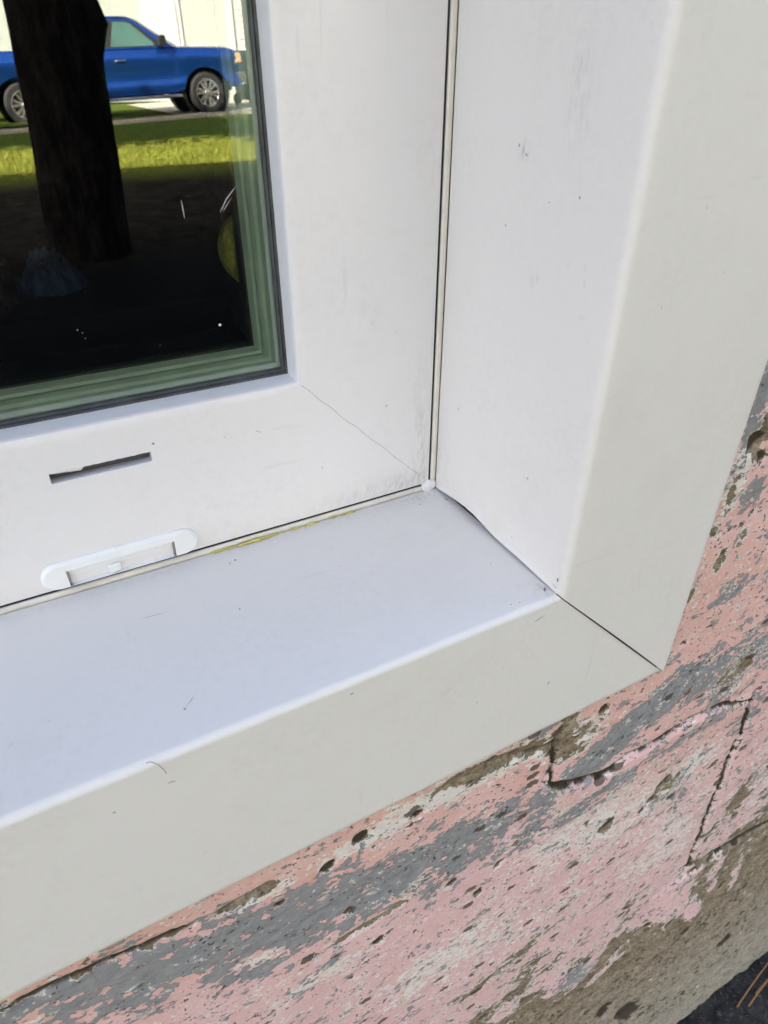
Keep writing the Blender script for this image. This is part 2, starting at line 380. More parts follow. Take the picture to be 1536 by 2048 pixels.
for nm, f in (('grey',grey),('bare',bare),('cream',cream),('salmon',sal),('crack',crk),('pit',pits)):
    at = me.attributes.new(nm, 'FLOAT', 'POINT'); at.data.foreach_set('value', f.ravel().astype(np.float32))
me.polygons.foreach_set('use_smooth', [True]*len(me.polygons))
wall = bpy.data.objects.new('painted_wall', me); COL.objects.link(wall); wall.parent = house

q = NT('peeling_paint_wall'); q.set(.78, 0, .3)
vs = q.coords((.70, 1, 1), (0, RAD(-6), 0)); vi = q.coords()
s1 = q.noise(vs, 62, 7, .62); s2 = q.noise(vs, 190, 5, .6, (2,5,1)); s3 = q.noise(vs, 520, 3, .6, (7,1,3))
t1 = q.noise(vs, 75, 7, .60, (11,3,8)); t2 = q.noise(vs, 260, 4, .6, (5,9,4))
agg = q.noise(vi, 330, 5, .7); mott = q.noise(vi, 28, 6, .65)
def cen(n, k): return q.math('MULTIPLY', q.math('SUBTRACT', n, .5), k)
def addm(*a):
    r = a[0]
    for x in a[1:]: r = q.math('ADD', r, x)
    return r
bareV = addm(q.math('MULTIPLY', q.attr('bare'), .75), cen(s1, 1.25), cen(s2, 1.05), cen(s3, .55), q.math('MULTIPLY', q.attr('crack'), .55), q.math('MULTIPLY', q.attr('pit'), .9))
bareM = q.ramp(bareV, .0, .03); rimM = q.ramp(bareV, -.085, -.06)
greyV = addm(q.math('MULTIPLY', q.math('SUBTRACT', q.attr('grey'), .10), .50), cen(t1, 1.45), cen(s2, .95), cen(t2, .85))
greyM = q.ramp(greyV, .0, .03)
creamV = addm(q.attr('cream'), cen(s1, 1.0), cen(t2, 1.5), cen(s3, .9))
creamM = q.ramp(creamV, -.03, .05)
pink = q.mix(q.ramp(mott, .3, .7), (.72,.435,.415), (.80,.545,.525))
salm = q.mix(q.ramp(mott, .3, .7), (.72,.39,.315), (.79,.50,.44))
paint = q.mix(q.attr('salmon'), pink, salm)
paint = q.mix(q.math('MULTIPLY', q.ramp(t2, .50, .72), .40), paint, (.78,.68,.63))
paint = q.mix(q.math('MULTIPLY', q.ramp(q.noise(q.coords((.7,1,1)), 700, 3, .6, (1,7,7)), .60, .68), .5), paint, (.80,.76,.72))
paint = q.mix(q.math('MULTIPLY', q.ramp(s3, .60, .70), .55), paint, (.40,.30,.27))
creamC = q.mix(q.ramp(t2, .3, .7), (.70,.62,.55), (.82,.77,.71))
paint = q.mix(creamM, paint, creamC)
greyC = q.mix(q.ramp(s2, .35, .65), (.22,.22,.222), (.32,.318,.315))
greyC = q.mix(q.math('MULTIPLY', q.ramp(s3, .62, .72), .5), greyC, (.40,.38,.36))
paint = q.mix(greyM, paint, greyC)
paint = q.mix(q.math('MULTIPLY', rimM, .95), paint, (.74,.70,.62))
geo = q.n('ShaderNodeSeparateXYZ'); q.l(vi, geo.inputs[0])
lowC = q.ramp(geo.outputs[2], .35, .12)
conc = q.mix(q.ramp(agg, .35, .68), (.16,.117,.072), (.44,.345,.235))
conc = q.mix(q.math('MULTIPLY', q.ramp(s1, .45, .7), .45), conc, (.12,.088,.054))
conc = q.mix(q.math('MULTIPLY', q.ramp(t2, .58, .72), .5), conc, (.50,.44,.33))
conc = q.mix(q.math('MULTIPLY', lowC, .75), conc, q.mix(q.ramp(agg, .3, .7), (.29,.265,.21), (.58,.54,.45)))
vo = q.n('ShaderNodeTexVoronoi'); vo.inputs['Scale'].default_value = 125; q.l(q.coords((.62,1,1)), vo.inputs['Vector'])
sepc = q.n('ShaderNodeSeparateColor'); q.l(vo.outputs['Color'], sepc.inputs[0])
chip = q.math('MULTIPLY', q.math('GREATER_THAN', sepc.outputs[0], .74), q.math('LESS_THAN', q.math('ADD', vo.outputs['Distance'], cen(s3, .5)), q.math('MULTIPLY', sepc.outputs[1], .48)))
conc = q.mix(q.math('MULTIPLY', chip, .85), conc, (.045,.036,.024))
ag2 = q.noise(q.coords((.7,1,1)), 95, 6, .75, (4,4,4))
conc = q.mix(q.math('MULTIPLY', q.ramp(ag2, .52, .66), .6), conc, (.50,.43,.30))
conc = q.mix(q.math('MULTIPLY', q.ramp(ag2, .46, .34), .7), conc, (.085,.065,.036))
chip2 = q.math('MULTIPLY', q.math('LESS_THAN', sepc.outputs[0], .035), q.math('LESS_THAN', vo.outputs['Distance'], .25))
conc = q.mix(chip2, conc, (.62,.58,.50))
col = q.mix(bareM, paint, conc)
# small holes through the paint
vp = q.n('ShaderNodeTexVoronoi'); vp.inputs['Scale'].default_value = 105; q.l(q.coords((.62,1,1)), vp.inputs['Vector'])
sp = q.n('ShaderNodeSeparateColor'); q.l(vp.outputs['Color'], sp.inputs[0])
hr = q.math('MULTIPLY', q.math('POWER', sp.outputs[1], 2.0), .36)
hd_ = q.math('MULTIPLY', q.math('GREATER_THAN', sp.outputs[0], .62), q.math('LESS_THAN', q.math('ADD', vp.outputs['Distance'], q.math('ADD', cen(s3, .55), cen(s2, .35))), hr))
p1 = q.noise(q.coords((.78,1,1), (0, RAD(-6), 0)), 150, 4, .6, (3,8,2)); p2 = q.noise(q.coords((.75,1,1), (0, RAD(-6), 0)), 420, 3, .55, (8,2,6))
cl_ = q.ramp(mott, .38, .66, .05, -.05)
hole_ = q.math('MAXIMUM', hd_, q.math('MAXIMUM', q.ramp(q.math('SUBTRACT', p1, cl_), .655, .67), q.ramp(q.math('SUBTRACT', p2, cl_), .645, .665)))
col = q.mix(q.math('MULTIPLY', hole_, .85), col, (.070,.052,.032))
deep = q.ramp(q.math('MAXIMUM', q.attr('crack'), q.attr('pit')), .32, .60)
col = q.mix(q.math('MULTIPLY', deep, .9), col, (.035,.024,.014))
q.base(col)
h = addm(q.math('MULTIPLY', bareM, -1.0), q.math('MULTIPLY', greyM, -.30), q.math('MULTIPLY', q.math('MULTIPLY', agg, bareM), .9), q.math('MULTIPLY', s3, .18), q.math('MULTIPLY', hole_, -1.2), q.math('MULTIPLY', mott, .3))
q.bump(h, .9, .0016)
me.materials.append(q.mat); M['wall'] = q.mat

M['cladding'] = simple('pale_house_cladding', (.62,.60,.55), .8, scale=8)
M['roof'] = simple('dark_shingles', (.07,.065,.06), .9, var=.3, scale=12)
HT = 7.85; ZB = .93; HF = WF+.0                          # local offset inside the house empty: y-WF, z+.93
mb = MB()
def L(x, y, z): return (x, y-WF, z+ZB)
rev = [(OX0,OZ0),(OX1,OZ0),(OX1,OZ1),(OX0,OZ1)]
mb.grid([[L(x, WF, z) for x, z in rev], [L(x, .11, z) for x, z in rev]], True)
mb.build('wall_opening', simple('raw_block', (.20,.18,.15), .9, var=.3, scale=60), house)
mb = MB(); mb.box(L(-14, WF+.0, 2.9), L(5, WF+.2, HT)); 
for i in range(int((HT-2.9)/.147)):
    mb.prism([(WF-WF-.018, 2.9+ZB+i*.147), (0, 2.9+ZB+i*.147), (0, 2.9+ZB+i*.147+.146)], 0, -14, 5)
mb.build('upper_wall', M['cladding'], house)
mb = MB(); mb.box(L(-14, WF+.005, -1.05), L(-13.8, 8, HT)); mb.box(L(4.8, WF+.005, -1.05), L(5, 8, HT)); mb.box(L(-13.795, 7.8, -1.05), L(4.795, 8, HT))
mb.build('side_wall', M['cladding'], house)
mb = MB()
mb.prism([(-.30, HT+.06+ZB), (4.05, HT+.7+ZB), (8.55, HT+.06+ZB), (8.55, HT+.001+ZB), (-.30, HT+.001+ZB)], 0, -14.3, 5.3)
mb.build('roof', M['roof'], house)
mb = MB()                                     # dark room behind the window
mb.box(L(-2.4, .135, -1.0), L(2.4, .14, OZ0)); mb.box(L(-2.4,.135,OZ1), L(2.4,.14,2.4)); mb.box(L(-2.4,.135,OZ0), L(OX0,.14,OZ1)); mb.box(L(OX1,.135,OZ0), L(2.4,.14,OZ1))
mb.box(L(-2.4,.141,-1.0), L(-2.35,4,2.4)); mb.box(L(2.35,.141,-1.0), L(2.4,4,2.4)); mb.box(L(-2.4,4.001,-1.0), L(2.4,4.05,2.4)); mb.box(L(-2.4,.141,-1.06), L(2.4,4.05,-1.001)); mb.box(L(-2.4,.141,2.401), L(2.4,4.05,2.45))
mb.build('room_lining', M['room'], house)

# ------------------------------------------------------------------ window (frame, glass, seals)
WX0, WX1, WZ0, WZ1 = -0.90, 0.0, 0.0, 0.62
win = thing('window', 'white vinyl basement window with green edged double glass', 'window', (0, 0, 0))
U0 = .0733
def ring(prof, name, mat, parent, smooth=True, angle=35):
    """profile (u inward from the opening, y) swept round the rectangle, mitred at the corners"""
    mb = MB(); rows = []
    for u, y in prof:
        ub, ur = u*1.011, u*.990
        rows.append([(WX0+ur, y, WZ0+ub), (WX1-ur, y, WZ0+ub), (WX1-ur, y, WZ1-ur), (WX0+ur, y, WZ1-ur)])
    mb.grid(rows, True); return mb.build(name, mat, parent, smooth, angle=angle)
SL0, SL1 = .0029, .0044                       # the dark slit between strip and frame
def bulge(u):
    s = min(max((u-SL1)/(U0-SL1), 0), 1); return -.0026*math.sin(math.pi*s**.75)*(1-.25*s)
# frame: bottom rail is cut for the weep slot, so build it from columns
US = sorted(set([SL1+.0002, SL1+.0008] + [SL1+(U0-.0012-SL1)*i/22 for i in range(1, 23)] + [.0532, .0574]))
prof = [(SL1, .006)] + [(SL1, .0008)] + [(u, bulge(u)) for u in US] + [(U0-.0005, .0003), (U0-.0001, .0012), (U0, .0022), (U0, .0118)]
SLX0, SLX1 = -.1757, -.1378
mb = MB()
def rp(u, y, side, t=None):
    ub, ur = u*1.011, u*.990
    return {'bl':(WX0+ur,y,WZ0+ub),'br':(WX1-ur,y,WZ0+ub),'tr':(WX1-ur,y,WZ1-ur),'tl':(WX0+ur,y,WZ1-ur)}[side]
xc = [-.80, -.60, -.40, -.25, SLX0, -.165, -.150, SLX1, -.11, -.085]
for (u, y), (u2, y2) in zip(prof, prof[1:]):
    for a, b in (('tr','tl'),('tl','bl')):
        mb.add([rp(u,y,a), rp(u,y,b), rp(u2,y2,b), rp(u2,y2,a)], [(0,1,2,3)])
    A = [rp(u,y,'br')]+[(WX1-u*.99,y,z) for z in (.085,.10,.2,.4)]+[rp(u,y,'tr')]; B = [rp(u2,y2,'br')]+[(WX1-u2*.99,y2,z) for z in (.085,.10,.2,.4)]+[rp(u2,y2,'tr')]
    for i in range(len(A)-1): mb.add([A[i],A[i+1],B[i+1],B[i]], [(0,1,2,3)])
    A = [rp(u,y,'bl')]+[(x,y,u*1.011) for x in xc]+[rp(u,y,'br')]; B = [rp(u2,y2,'bl')]+[(x,y2,u2*1.011) for x in xc]+[rp(u2,y2,'br')]
    for i in range(len(A)-1):
        if abs(u-.0532)<1e-6 or (.0532 <= u < .0574-1e-6):
            if SLX0-1e-6 <= A[i][0] and A[i+1][0] <= SLX1+1e-6: continue
        mb.add([A[i],A[i+1],B[i+1],B[i]], [(0,1,2,3)])
# walls of the weep slot
za, zb = .0532*1.011, .0574*1.011; ya, yb = bulge(.0532), bulge(.0574)
P0 = [(SLX0,ya,za),(SLX1,ya,za),(SLX1,yb,zb),(SLX0,yb,zb)]
mb.grid([P0, [(x, .0040, z-.0003) for x, y, z in P0]], True)
bm = bmesh.new()
me = bpy.data.meshes.new('frame'); me.from_pydata(mb.v, [], mb.f); bm.from_mesh(me)
bmesh.ops.remove_doubles(bm, verts=bm.verts, dist=1e-6); bmesh.ops.recalc_face_normals(bm, faces=bm.faces); bm.to_mesh(me); bm.free()
me.materials.append(M['vinyl']); me.polygons.foreach_set('use_smooth', [True]*len(me.polygons)); me.set_sharp_from_angle(angle=RAD(32))
frame = bpy.data.objects.new('frame', me); COL.objects.link(frame); frame.parent = win
mb = MB(); mb.add([(SLX0,.0039,za-.0004),(SLX1,.0039,za-.0004),(SLX1,.0039,zb),(SLX0,.0039,zb)],[(0,1,2,3)])
slot = mb.build('weep_slot', simple('slot_grey', (.07,.07,.075), .8), frame, fix=False)  # dark back face stands in for the shade inside the slot
# ragged plastic burr along the upper lip of the slot
mb = MB(); rows = []
for i in range(31):
    t = i/30; x = SLX0+(SLX1-SLX0)*t; d = .0006+.0012*(1 if t < .33 else 0)*t/.33 + .0003*mnoise.noise((x*900,1,1))
    rows.append([(x, yb+.0004, zb+.0001), (x, yb+.0010, zb-max(.0002,d))])
mb.grid(rows); mb.build('slot_burr', M['vinyl'], frame, True)
ring([(SL0-.0002,.0010),(SL1+.0004,.0010)], 'slit_shadow_gap', M['dark_gap'], win, False)  # dark strip stands in for the shade inside the slit
strip = ring([(-.0004,.012),(-.0004,.0012),(-.0001,.0004),(.0006,.0),(SL0-.0006,-.0002),(SL0,.0004),(SL0,.007)], 'outer_strip', M['seal_strip'], win)
ring([(U0-.003,.0119),(U0+.0003,.0114),(U0+.0008,.0117),(U0+.0011,.0124),(U0+.0014,.0121),(U0+.0020,.0127),(U0+.0023,.0138)], 'gasket', M['gasket'], win)
US_ = U0+.0024
SPR = [(-.004,.0156),(0,.0157),(.0004,.0172),(0,.0180),(0,.0205),(.0009,.0211),(.0010,.0236),(0,.0242),(-.0004,.0270),(.0004,.0278),(0,.0310),(-.0002,.0328),(-.004,.0329)]
sp = ring([(US_+u*1.3+max(0,y-.0157)*.48,.0157+(y-.0157)*.48) for u, y in SPR], 'spacer_bar', M['spacer'], win, True, 20)
def pane(y0, y1, name, mat, u):
    mb = MB(); mb.add([rp(u,y0,'bl'),rp(u,y0,'br'),rp(u,y0,'tr'),rp(u,y0,'tl')],[(0,1,2,3)]); return mb.build(name, mat, win, fix=False)
pane(.0140, 0, 'glass_pane', M['glass_outer'], U0-.002)
pane(.0246, 0, 'inner_pane', M['glass_inner'], U0-.002)
M['inner_bead'] = simple('dark_inner_bead', (.05,.055,.06), .4)
ring([(U0-.004,.0250),(U0+.0108,.0252),(U0+.0116,.0275),(U0+.0116,.030),(U0+.0090,.0305),(U0+.0035,.032),(U0+.0035,.075),(U0-.02,.080)], 'inner_bead', M['inner_bead'], win)
ring([(-.02,.0121),(-.02,.080),(U0-.02,.0801)], 'frame_body', M['vinyl'], win)
# mitre seams of the welded corners
mb = MB()
def mitre(cx, sx, cz, sz, wob, w=.00009):
    pts = []
    for i in range(41):
        u = .010+(U0-.0015-.010)*i/40; n = .00035*mnoise.fractal((u*160, wob, 2), .8, 2, 3)
        pts.append((cx+sx*u*.990+n, bulge(u)-.00012, cz+sz*(u*1.011 if cz == 0 else u*.99)+n))
    rows = [[(p[0]-w*sz, p[1], p[2]+w*sx), (p[0]+w*sz, p[1], p[2]-w*sx)] for p in pts]
    mb.grid(rows)
mitre(0,-1,0,1,3.3); mitre(WX0,1,0,1,1.3); mitre(0,-1,WZ1,-1,5.3); mitre(WX0,1,WZ1,-1,7.3)
mb.build('mitre_seam', M['seam_dirt'], win, fix=False)
# lump of caulk in the corner
bm = bmesh.new(); bmesh.ops.create_icosphere(bm, subdivisions=4, radius=1)
for v_ in bm.verts:
    n = 1+.35*mnoise.fractal(v_.co*2.2, .8, 2, 3); v_.co = Vector((v_.co.x*.0042*n-.0040, v_.co.y*.0014*n-.0003, v_.co.z*.0034*n+.0026))
me = bpy.data.meshes.new('corner_caulk'); bm.to_mesh(me); bm.free(); me.materials.append(M['sealant_white'])
me.polygons.foreach_set('use_smooth', [True]*len(me.polygons)); o = bpy.data.objects.new('corner_caulk', me); COL.objects.link(o); o.parent = win
# drip of caulk along the side gap
for (x, z, r) in [(.0000,.0125,.0009),(-.0002,.0088,.0006)]:
    pass
# yellow sealant smear
def lumps(name, pts, mat, parent, seed):
    mb = MB()
    for i, (p, r) in enumerate(pts):
        b = bmesh.new(); bmesh.ops.create_icosphere(b, subdivisions=2, radius=1)
        vs_ = []
        for v_ in b.verts:
            n = 1+.5*mnoise.fractal(v_.co*1.8+Vector((seed+i*3.1,0,0)), .8, 2, 3); vs_.append(Vector(p)+Vector((v_.co.x*r[0], v_.co.y*r[1], v_.co.z*r[2]))*n)
        mb.add(vs_, [tuple(x.index for x in f.verts) for f in b.faces]); b.free()
    return mb.build(name, mat, parent, True, angle=180)
rs = random.Random(5); pl = []
for i in range(34):
    x = -.1195+.071*(rs.random()**1.25); s = 1.0 if -.108 < x < -.09 else .45
    pl.append(((x, -.0004-rs.random()*.0012*s, .0003+rs.random()*.0010*s), (.0008+.0022*rs.random(), .0002+.0006*rs.random()*s, .0002+.0006*rs.random()*s)))
lumps('sealant_smear', pl, M['foam'], win, 1)

# weep cover
CZ, CR, CX0, CX1 = .0118, .0073, -.1907, -.1262
cov = MB()
def pill(r, n=18):
    a = []
    for k in range(n+1):
        t = math.pi/2+math.pi*k/n; a.append((CX0+CR+r*math.cos(t), CZ+r*math.sin(t)))
    for k in range(n+1):
        t = -math.pi/2+math.pi*k/n; a.append((CX1-CR+r*math.cos(t), CZ+r*math.sin(t)))
    return a
def py(z): return bulge(max(z, SL1)/1.011)
zc = lambda z: max(z, SL1*1.011+.0014)
RX0, RX1, RZ1 = -.1808, -.1367, .0147
outer = [(x, zc(z)) for x, z in pill(CR)]
rows = [[(x, py(z)+.0010, z) for x, z in outer], [(x, py(z)-.0009, z) for x, z in outer], [(x, py(z)-.0016, z) for x, z in [(a, zc(b)) for a, b in pill(CR-.0006)]], [(x, py(z)-.0021, z) for x, z in [(a, zc(b)) for a, b in pill(CR-.0013)]]]
cov.grid(rows, True)
inner = rows[-1]
# face of the cover: strips round the recess
def cf(x, z): return (x, py(z)-.0021, z)
zl = SL1*1.011+.0014
n = len(inner)
left = [p for p in inner if p[0] <= CX0+CR+1e-6]; right = [p for p in inner if p[0] >= CX1-CR-1e-6]
lt, lb = left[0], left[-1]; rb, rt = right[0], right[-1]
cov.add(left+[cf(RX0, zl), cf(RX0, RZ1), cf(RX0, lt[2])], [tuple(range(len(left)+3))])
cov.add(right+[cf(RX1, rt[2]), cf(RX1, RZ1), cf(RX1, zl)], [tuple(range(len(right)+3))])
cov.add([cf(RX0,RZ1), cf(RX1,RZ1), cf(RX1,rt[2]), cf(RX0,lt[2])], [(0,1,2,3)])
# recess: sloping scoop with end walls
def rec(x, z, d): return (x, py(z)-.0021+d, z)
srow = []
for t in range(9):
    z = RZ1+(zl-RZ1)*t/8; d = .0030*math.sin(math.pi*min(1,(t/8)*1.0)*.55)**.8 if t else 0.
    d = .0029*(1-(1-t/8)**2.2) if t < 8 else .0029
    srow.append([rec(RX0+.0009, z, d), rec(RX1-.0009, z, d)])
cov.grid(srow)
cover = cov.build('weep_cover', M['weep_plastic'], win, True, fix=True, angle=30)
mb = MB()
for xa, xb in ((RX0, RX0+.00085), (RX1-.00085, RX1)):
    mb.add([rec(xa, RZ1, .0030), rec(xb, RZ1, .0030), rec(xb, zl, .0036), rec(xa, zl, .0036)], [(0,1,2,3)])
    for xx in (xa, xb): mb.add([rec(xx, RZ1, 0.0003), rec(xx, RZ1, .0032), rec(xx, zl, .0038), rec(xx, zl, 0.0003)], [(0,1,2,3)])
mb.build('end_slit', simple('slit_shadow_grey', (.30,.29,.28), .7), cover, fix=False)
mb = MB(); xm = -.1625
tp = [(xm-.0026, .0110), (xm+.0026, .0113), (xm+.0026, .0072), (xm-.0020, .0064)]
mb.add([rec(x, z, .0002) for x, z in tp]+[rec(x+.0002, z-.0003, .0032) for x, z in tp], [(0,1,2,3),(0,4,5,1),(1,5,6,2),(2,6,7,3),(3,7,4,0)])
o = mb.build('pivot_tab', M['weep_plastic'], cover, True, angle=30); bv = o.modifiers.new('b', 'BEVEL'); bv.width = .0005; bv.segments = 3
mb = MB(); mb.tube([(xm+.0022, py(.019)-.0012, CZ+CR+.00005), (xm+.0052, py(.019)-.0012, CZ+CR+.00005)], [.0006,.0006], 10)
mb.build('moulding_nib', M['weep_plastic'], cover, True)

# ------------------------------------------------------------------ aluminium capping (sill, jambs, head)
CD = -.1004; FW = .0907; RR = .0034
cap = thing('window_capping', 'white aluminium capping folded round the window recess and over the wall', 'window capping', (0, 0, 0))
def profile_pts():
    """depth profile (a = away from the opening, y): recess side, rounded fold, face, hem"""
    p = [(0., .0) ]
    for i in range(1, 42): p.append((0., (CD+RR)*i/41))
    for k in range(1, 8):
        t = math.pi/2*k/7; p.append((RR-RR*math.cos(t), CD+RR-RR*math.sin(t)))
    for i in range(1, 33): p.append((RR+(FW-RR-.001)*i/32, CD))
    p += [(FW-.0003, CD+.0003), (FW, CD+.001), (FW, WF+.002)]
    return p
PP = profile_pts()
def add_stain(o, fn):
    me = o.data; at = me.attributes.new('stain', 'FLOAT', 'POINT')
    at.data.foreach_set('value', [fn(v_.co) for v_ in me.vertices])
def jamb(sign, x0, name, label=None):
    mb = MB(); rows = []
    nz = 150
    for a, y in PP:
        row = []
        for j in range(nz+1):
            t = j/nz
            if a <= 0 or y > CD+RR:
                s = -y/.1; zb_ = .0005 + .0036*math.exp(-((s-.30)/.22)**2) + .0009*math.exp(-((s-.72)/.15)**2) + .0003*mnoise.noise((y*300,1,1))
            else:
                zb_ = -1.013*a - .0001 + .0004*math.sin(math.pi*min(1,a/FW)) - .0002
            zt_ = WZ1 + max(0, a)*1.0 - .0004
            z = zb_ + (zt_-zb_)*(t**2.2)
            wob = .00045*mnoise.noise((a*9+y*7, z*7, 4.+sign)) + .00012*mnoise.noise((a*40, z*30+y*40, 9.))
            if a <= 0: row.append((x0+sign*(a+.0004-wob-.0007*math.exp(-(z-zb_)/.0009)), y, z))
            else: row.append((x0+sign*(a+.0004-wob*.5), y+wob*.8, z))
        rows.append(row)
    mb.grid(rows); o = mb.build(name, M['capping'], cap, True, angle=60)
    if sign > 0:
        # turned-in lower edge catches light
        mb2 = MB(); 
    return o
jr = jamb(1, 0, 'jamb_panel')
def st(co):
    y, z = co.y, co.z
    if co.x > .002: return 0.0
    s = .42*math.exp(-((y+.070)/.006)**2-((z-.176)/.014)**2) + .4*math.exp(-((y+.068)/.004)**2-((z-.187)/.005)**2)
    s += 1.6*math.exp(-((y+.0455)/.0022)**2-((z-.162)/.0028)**2) + .9*math.exp(-((y+.058)/.002)**2-((z-.121)/.003)**2)
    s += .5*math.exp(-((y+.0)/.010)**2)*math.exp(-((z-.02)/.02)**2)
    return s
add_stain(jr, st)
jl = jamb(-1, WX0, 'jamb_panel'); add_stain(jl, lambda c: 0.)
def horiz(z0, sz, name):
    mb = MB(); rows = []; nx = 150
    for a, y in PP:
        row = []
        for i in range(nx+1):
            if a <= 0 or y > CD+RR: xl, xr = WX0-.004, .004
            else: xl, xr = WX0-a*.985-.0012, a*.985-.0016*math.sin(math.pi*min(1, a/FW))*.0+.0012 - (.0018 if sz < 0 else 0)
            x = xl+(xr-xl)*i/nx
            wob = .00040*mnoise.noise((x*7, y*8+a*9, 14.)) + .00010*mnoise.noise((x*35, a*40+y*30, 3.))
            aa = a if a > .0002 else 0
            yy = y + (.0006 if a > 0 else 0)*min(1, a/RR)
            row.append((x, yy+wob*(.8 if a > 0 else 0), z0+sz*(aa-wob*(1 if a <= 0 else .4))))
        rows.append(row)
    mb.grid(rows); return mb.build(name, M['capping'], cap, True, angle=60)
sl = horiz(0., -1, 'sill_panel')
def st2(co):
    if co.z < -.003: return .0
    return 1.3*math.exp(-((co.x+.003)/.004)**2-((co.y+.092)/.006)**2) + .35*math.exp(-((co.y+.002)/.004)**2) + .8*math.exp(-((co.x+.012)/.01)**2-((co.y+.006)/.004)**2)
add_stain(sl, st2)
hd = horiz(WZ1, 1, 'head_panel'); add_stain(hd, lambda c: 0.)
add_stain(frame, lambda c: 1.1*math.exp(-((c.x+.012)/.008)**2-((c.z-.010)/.005)**2) + .25*math.exp(-((c.z-.006)/.003)**2)*(.6 if c.x > -.08 else .1) + .0)
# dark sheets stand in for the shade behind the folded metal
mb = MB(); mb.box((.002, WF+.004, -.08), (.028, -.001, .60)); mb.box((-.90, WF+.004, -.028), (.0015, -.001, -.004))
mb.prism([(.0048,-.0012), (.0896,-.0872), (.0896,-.0908), (.0855,-.0908), (.0012,-.0048)], 1, WF-.0045, WF-.0015)
mb.build('gap_shade', M['dark_gap'], cap)

# scuffs, specks: thin marks on the panels
def mark(pts, wd, frame_axes, parent, name='scuff', mat=None, seed=0):
    """a thin raised streak; frame_axes maps (u,v) to a point just above the panel"""
    mb = MB(); rows = []
    n = len(pts)
    dense = []
    for i in range(n-1):
        for k in range(6): dense.append(tuple(pts[i][j]+(pts[i+1][j]-pts[i][j])*k/6 for j in (0,1)))
    dense.append(pts[-1])
    for i, p in enumerate(dense):
        a = dense[max(0,i-1)]; b = dense[min(len(dense)-1,i+1)]; dx, dy = b[0]-a[0], b[1]-a[1]; l_ = math.hypot(dx,dy) or 1
        t = i/(len(dense)-1); w_ = wd*(.25+.75*math.sin(math.pi*t))*(1+.6*mnoise.noise((i*1.3+seed, seed, 2)))
        rows.append([frame_axes(p[0]-dy/l_*w_, p[1]+dx/l_*w_), frame_axes(p[0]+dy/l_*w_, p[1]-dx/l_*w_)])
    mb.grid(rows); return mb.build(name, mat or M['speck'], parent, fix=False)
on_sill = lambda u, v_: (u, v_, .00055)
on_face = lambda u, v_: (u, bulge(v_)-.0002, v_)
on_jamb = lambda u, v_: (-.0003, u, v_)
on_front = lambda u, v_: (u, CD+.0004, v_)
for i, (pts, wd) in enumerate([([(-.1550,-.0842),(-.1545,-.0836)],.0005), ([(-.1543,-.0833),(-.1500,-.0795)],.00010), ([(-.1139,-.0110),(-.1128,-.0106)],.0005), ([(-.1165,-.0119),(-.1158,-.0118)],.0004),
        ([(-.1222,-.0436),(-.1215,-.0433)],.0004), ([(-.0164,-.0108),(-.0155,-.0110)],.0003), ([(-.0735,-.0379),(-.0733,-.0375)],.0003), ([(-.013,-.068),(-.0128,-.0676)],.0003), ([(-.0042,-.0945),(-.0030,-.0933),(-.0022,-.0925)],.0005),
        ([(-.022,-.0945),(-.0215,-.0942)],.0003), ([(-.018,-.0952),(-.0176,-.0949)],.0003), ([(-.160,-.030),(-.148,-.031)],.00008), ([(-.0020,-.012),(-.0008,-.0145)],.00035)]):
    mark(pts, wd, on_sill, sl, seed=i)
for i, (pts, wd) in enumerate([([(-.0940,.0568),(-.0925,.0562),(-.0918,.0554)],.00010), ([(-.0355,.1113),(-.0347,.1108)],.0002), ([(-.0341,.1110),(-.0340,.1103)],.00016), ([(-.0650,.1120),(-.0640,.1116)],.0002), ([(-.0650,.0316),(-.0646,.0312)],.0003),
        ([(-.1365,.0609),(-.1357,.0615)],.0005), ([(-.108,.0575),(-.1068,.0568)],.0001), ([(-.0640,.0338),(-.0637,.0336)],.0002)]):
    mark(pts, wd, on_face, frame, seed=20+i)
for i, (pts, wd) in enumerate([([(-.0428,.1640),(-.0434,.1628)],.0003), ([(-.0470,.1612),(-.0480,.1604)],.0003), ([(-.0762,.1515),(-.0768,.1505)],.0003), ([(-.0625,.1480),(-.0621,.1475)],.0002), ([(-.0968,.0082),(-.0970,.0060)],.0004), ([(-.0945,.0035),(-.0972,.0022)],.00015)]):
    mark(pts, wd, on_jamb, jr, seed=40+i)
for i, (pts, wd) in enumerate([([(-.167,-.0125),(-.164,-.013)],.0002), ([(-.0990,-.0065),(-.0975,-.0060)],.0003), ([(-.013,-.0085),(-.0075,-.0072)],.0002), ([(-.085,-.045),(-.0848,-.0453)],.0002), ([(-.085,-.05),(-.0848,-.0503)],.0002), ([(.002,-.055),(.0035,-.0535)],.0003)]):
    mark(pts, wd, lambda u, v_: (u, CD+.0002, v_), sl, seed=60+i)
for i, (pts, wd) in enumerate([([(.030,.150),(.0303,.1485)],.00012), ([(.047,.128),(.0472,.127)],.0001), ([(.02,.12),(.0202,.1185)],.0001)]):
    mark(pts, wd, lambda u, v_: (u, CD-.0006, v_), jr, seed=80+i)
# stray hair on the sill's edge
mb = MB(); hp = [(-.1712,-.0995,.0003),(-.1698,-.1002,.0010),(-.1680,-.1008,-.0008),(-.1668,-.1010,-.0040),(-.1663,-.1012,-.0062)]
mb.tube(hp, [.00012]*5, 6); tag(mb.build('hair', M['hair'], smooth=True), 'short dark stray hair lying over the front edge of the sill', 'hair')
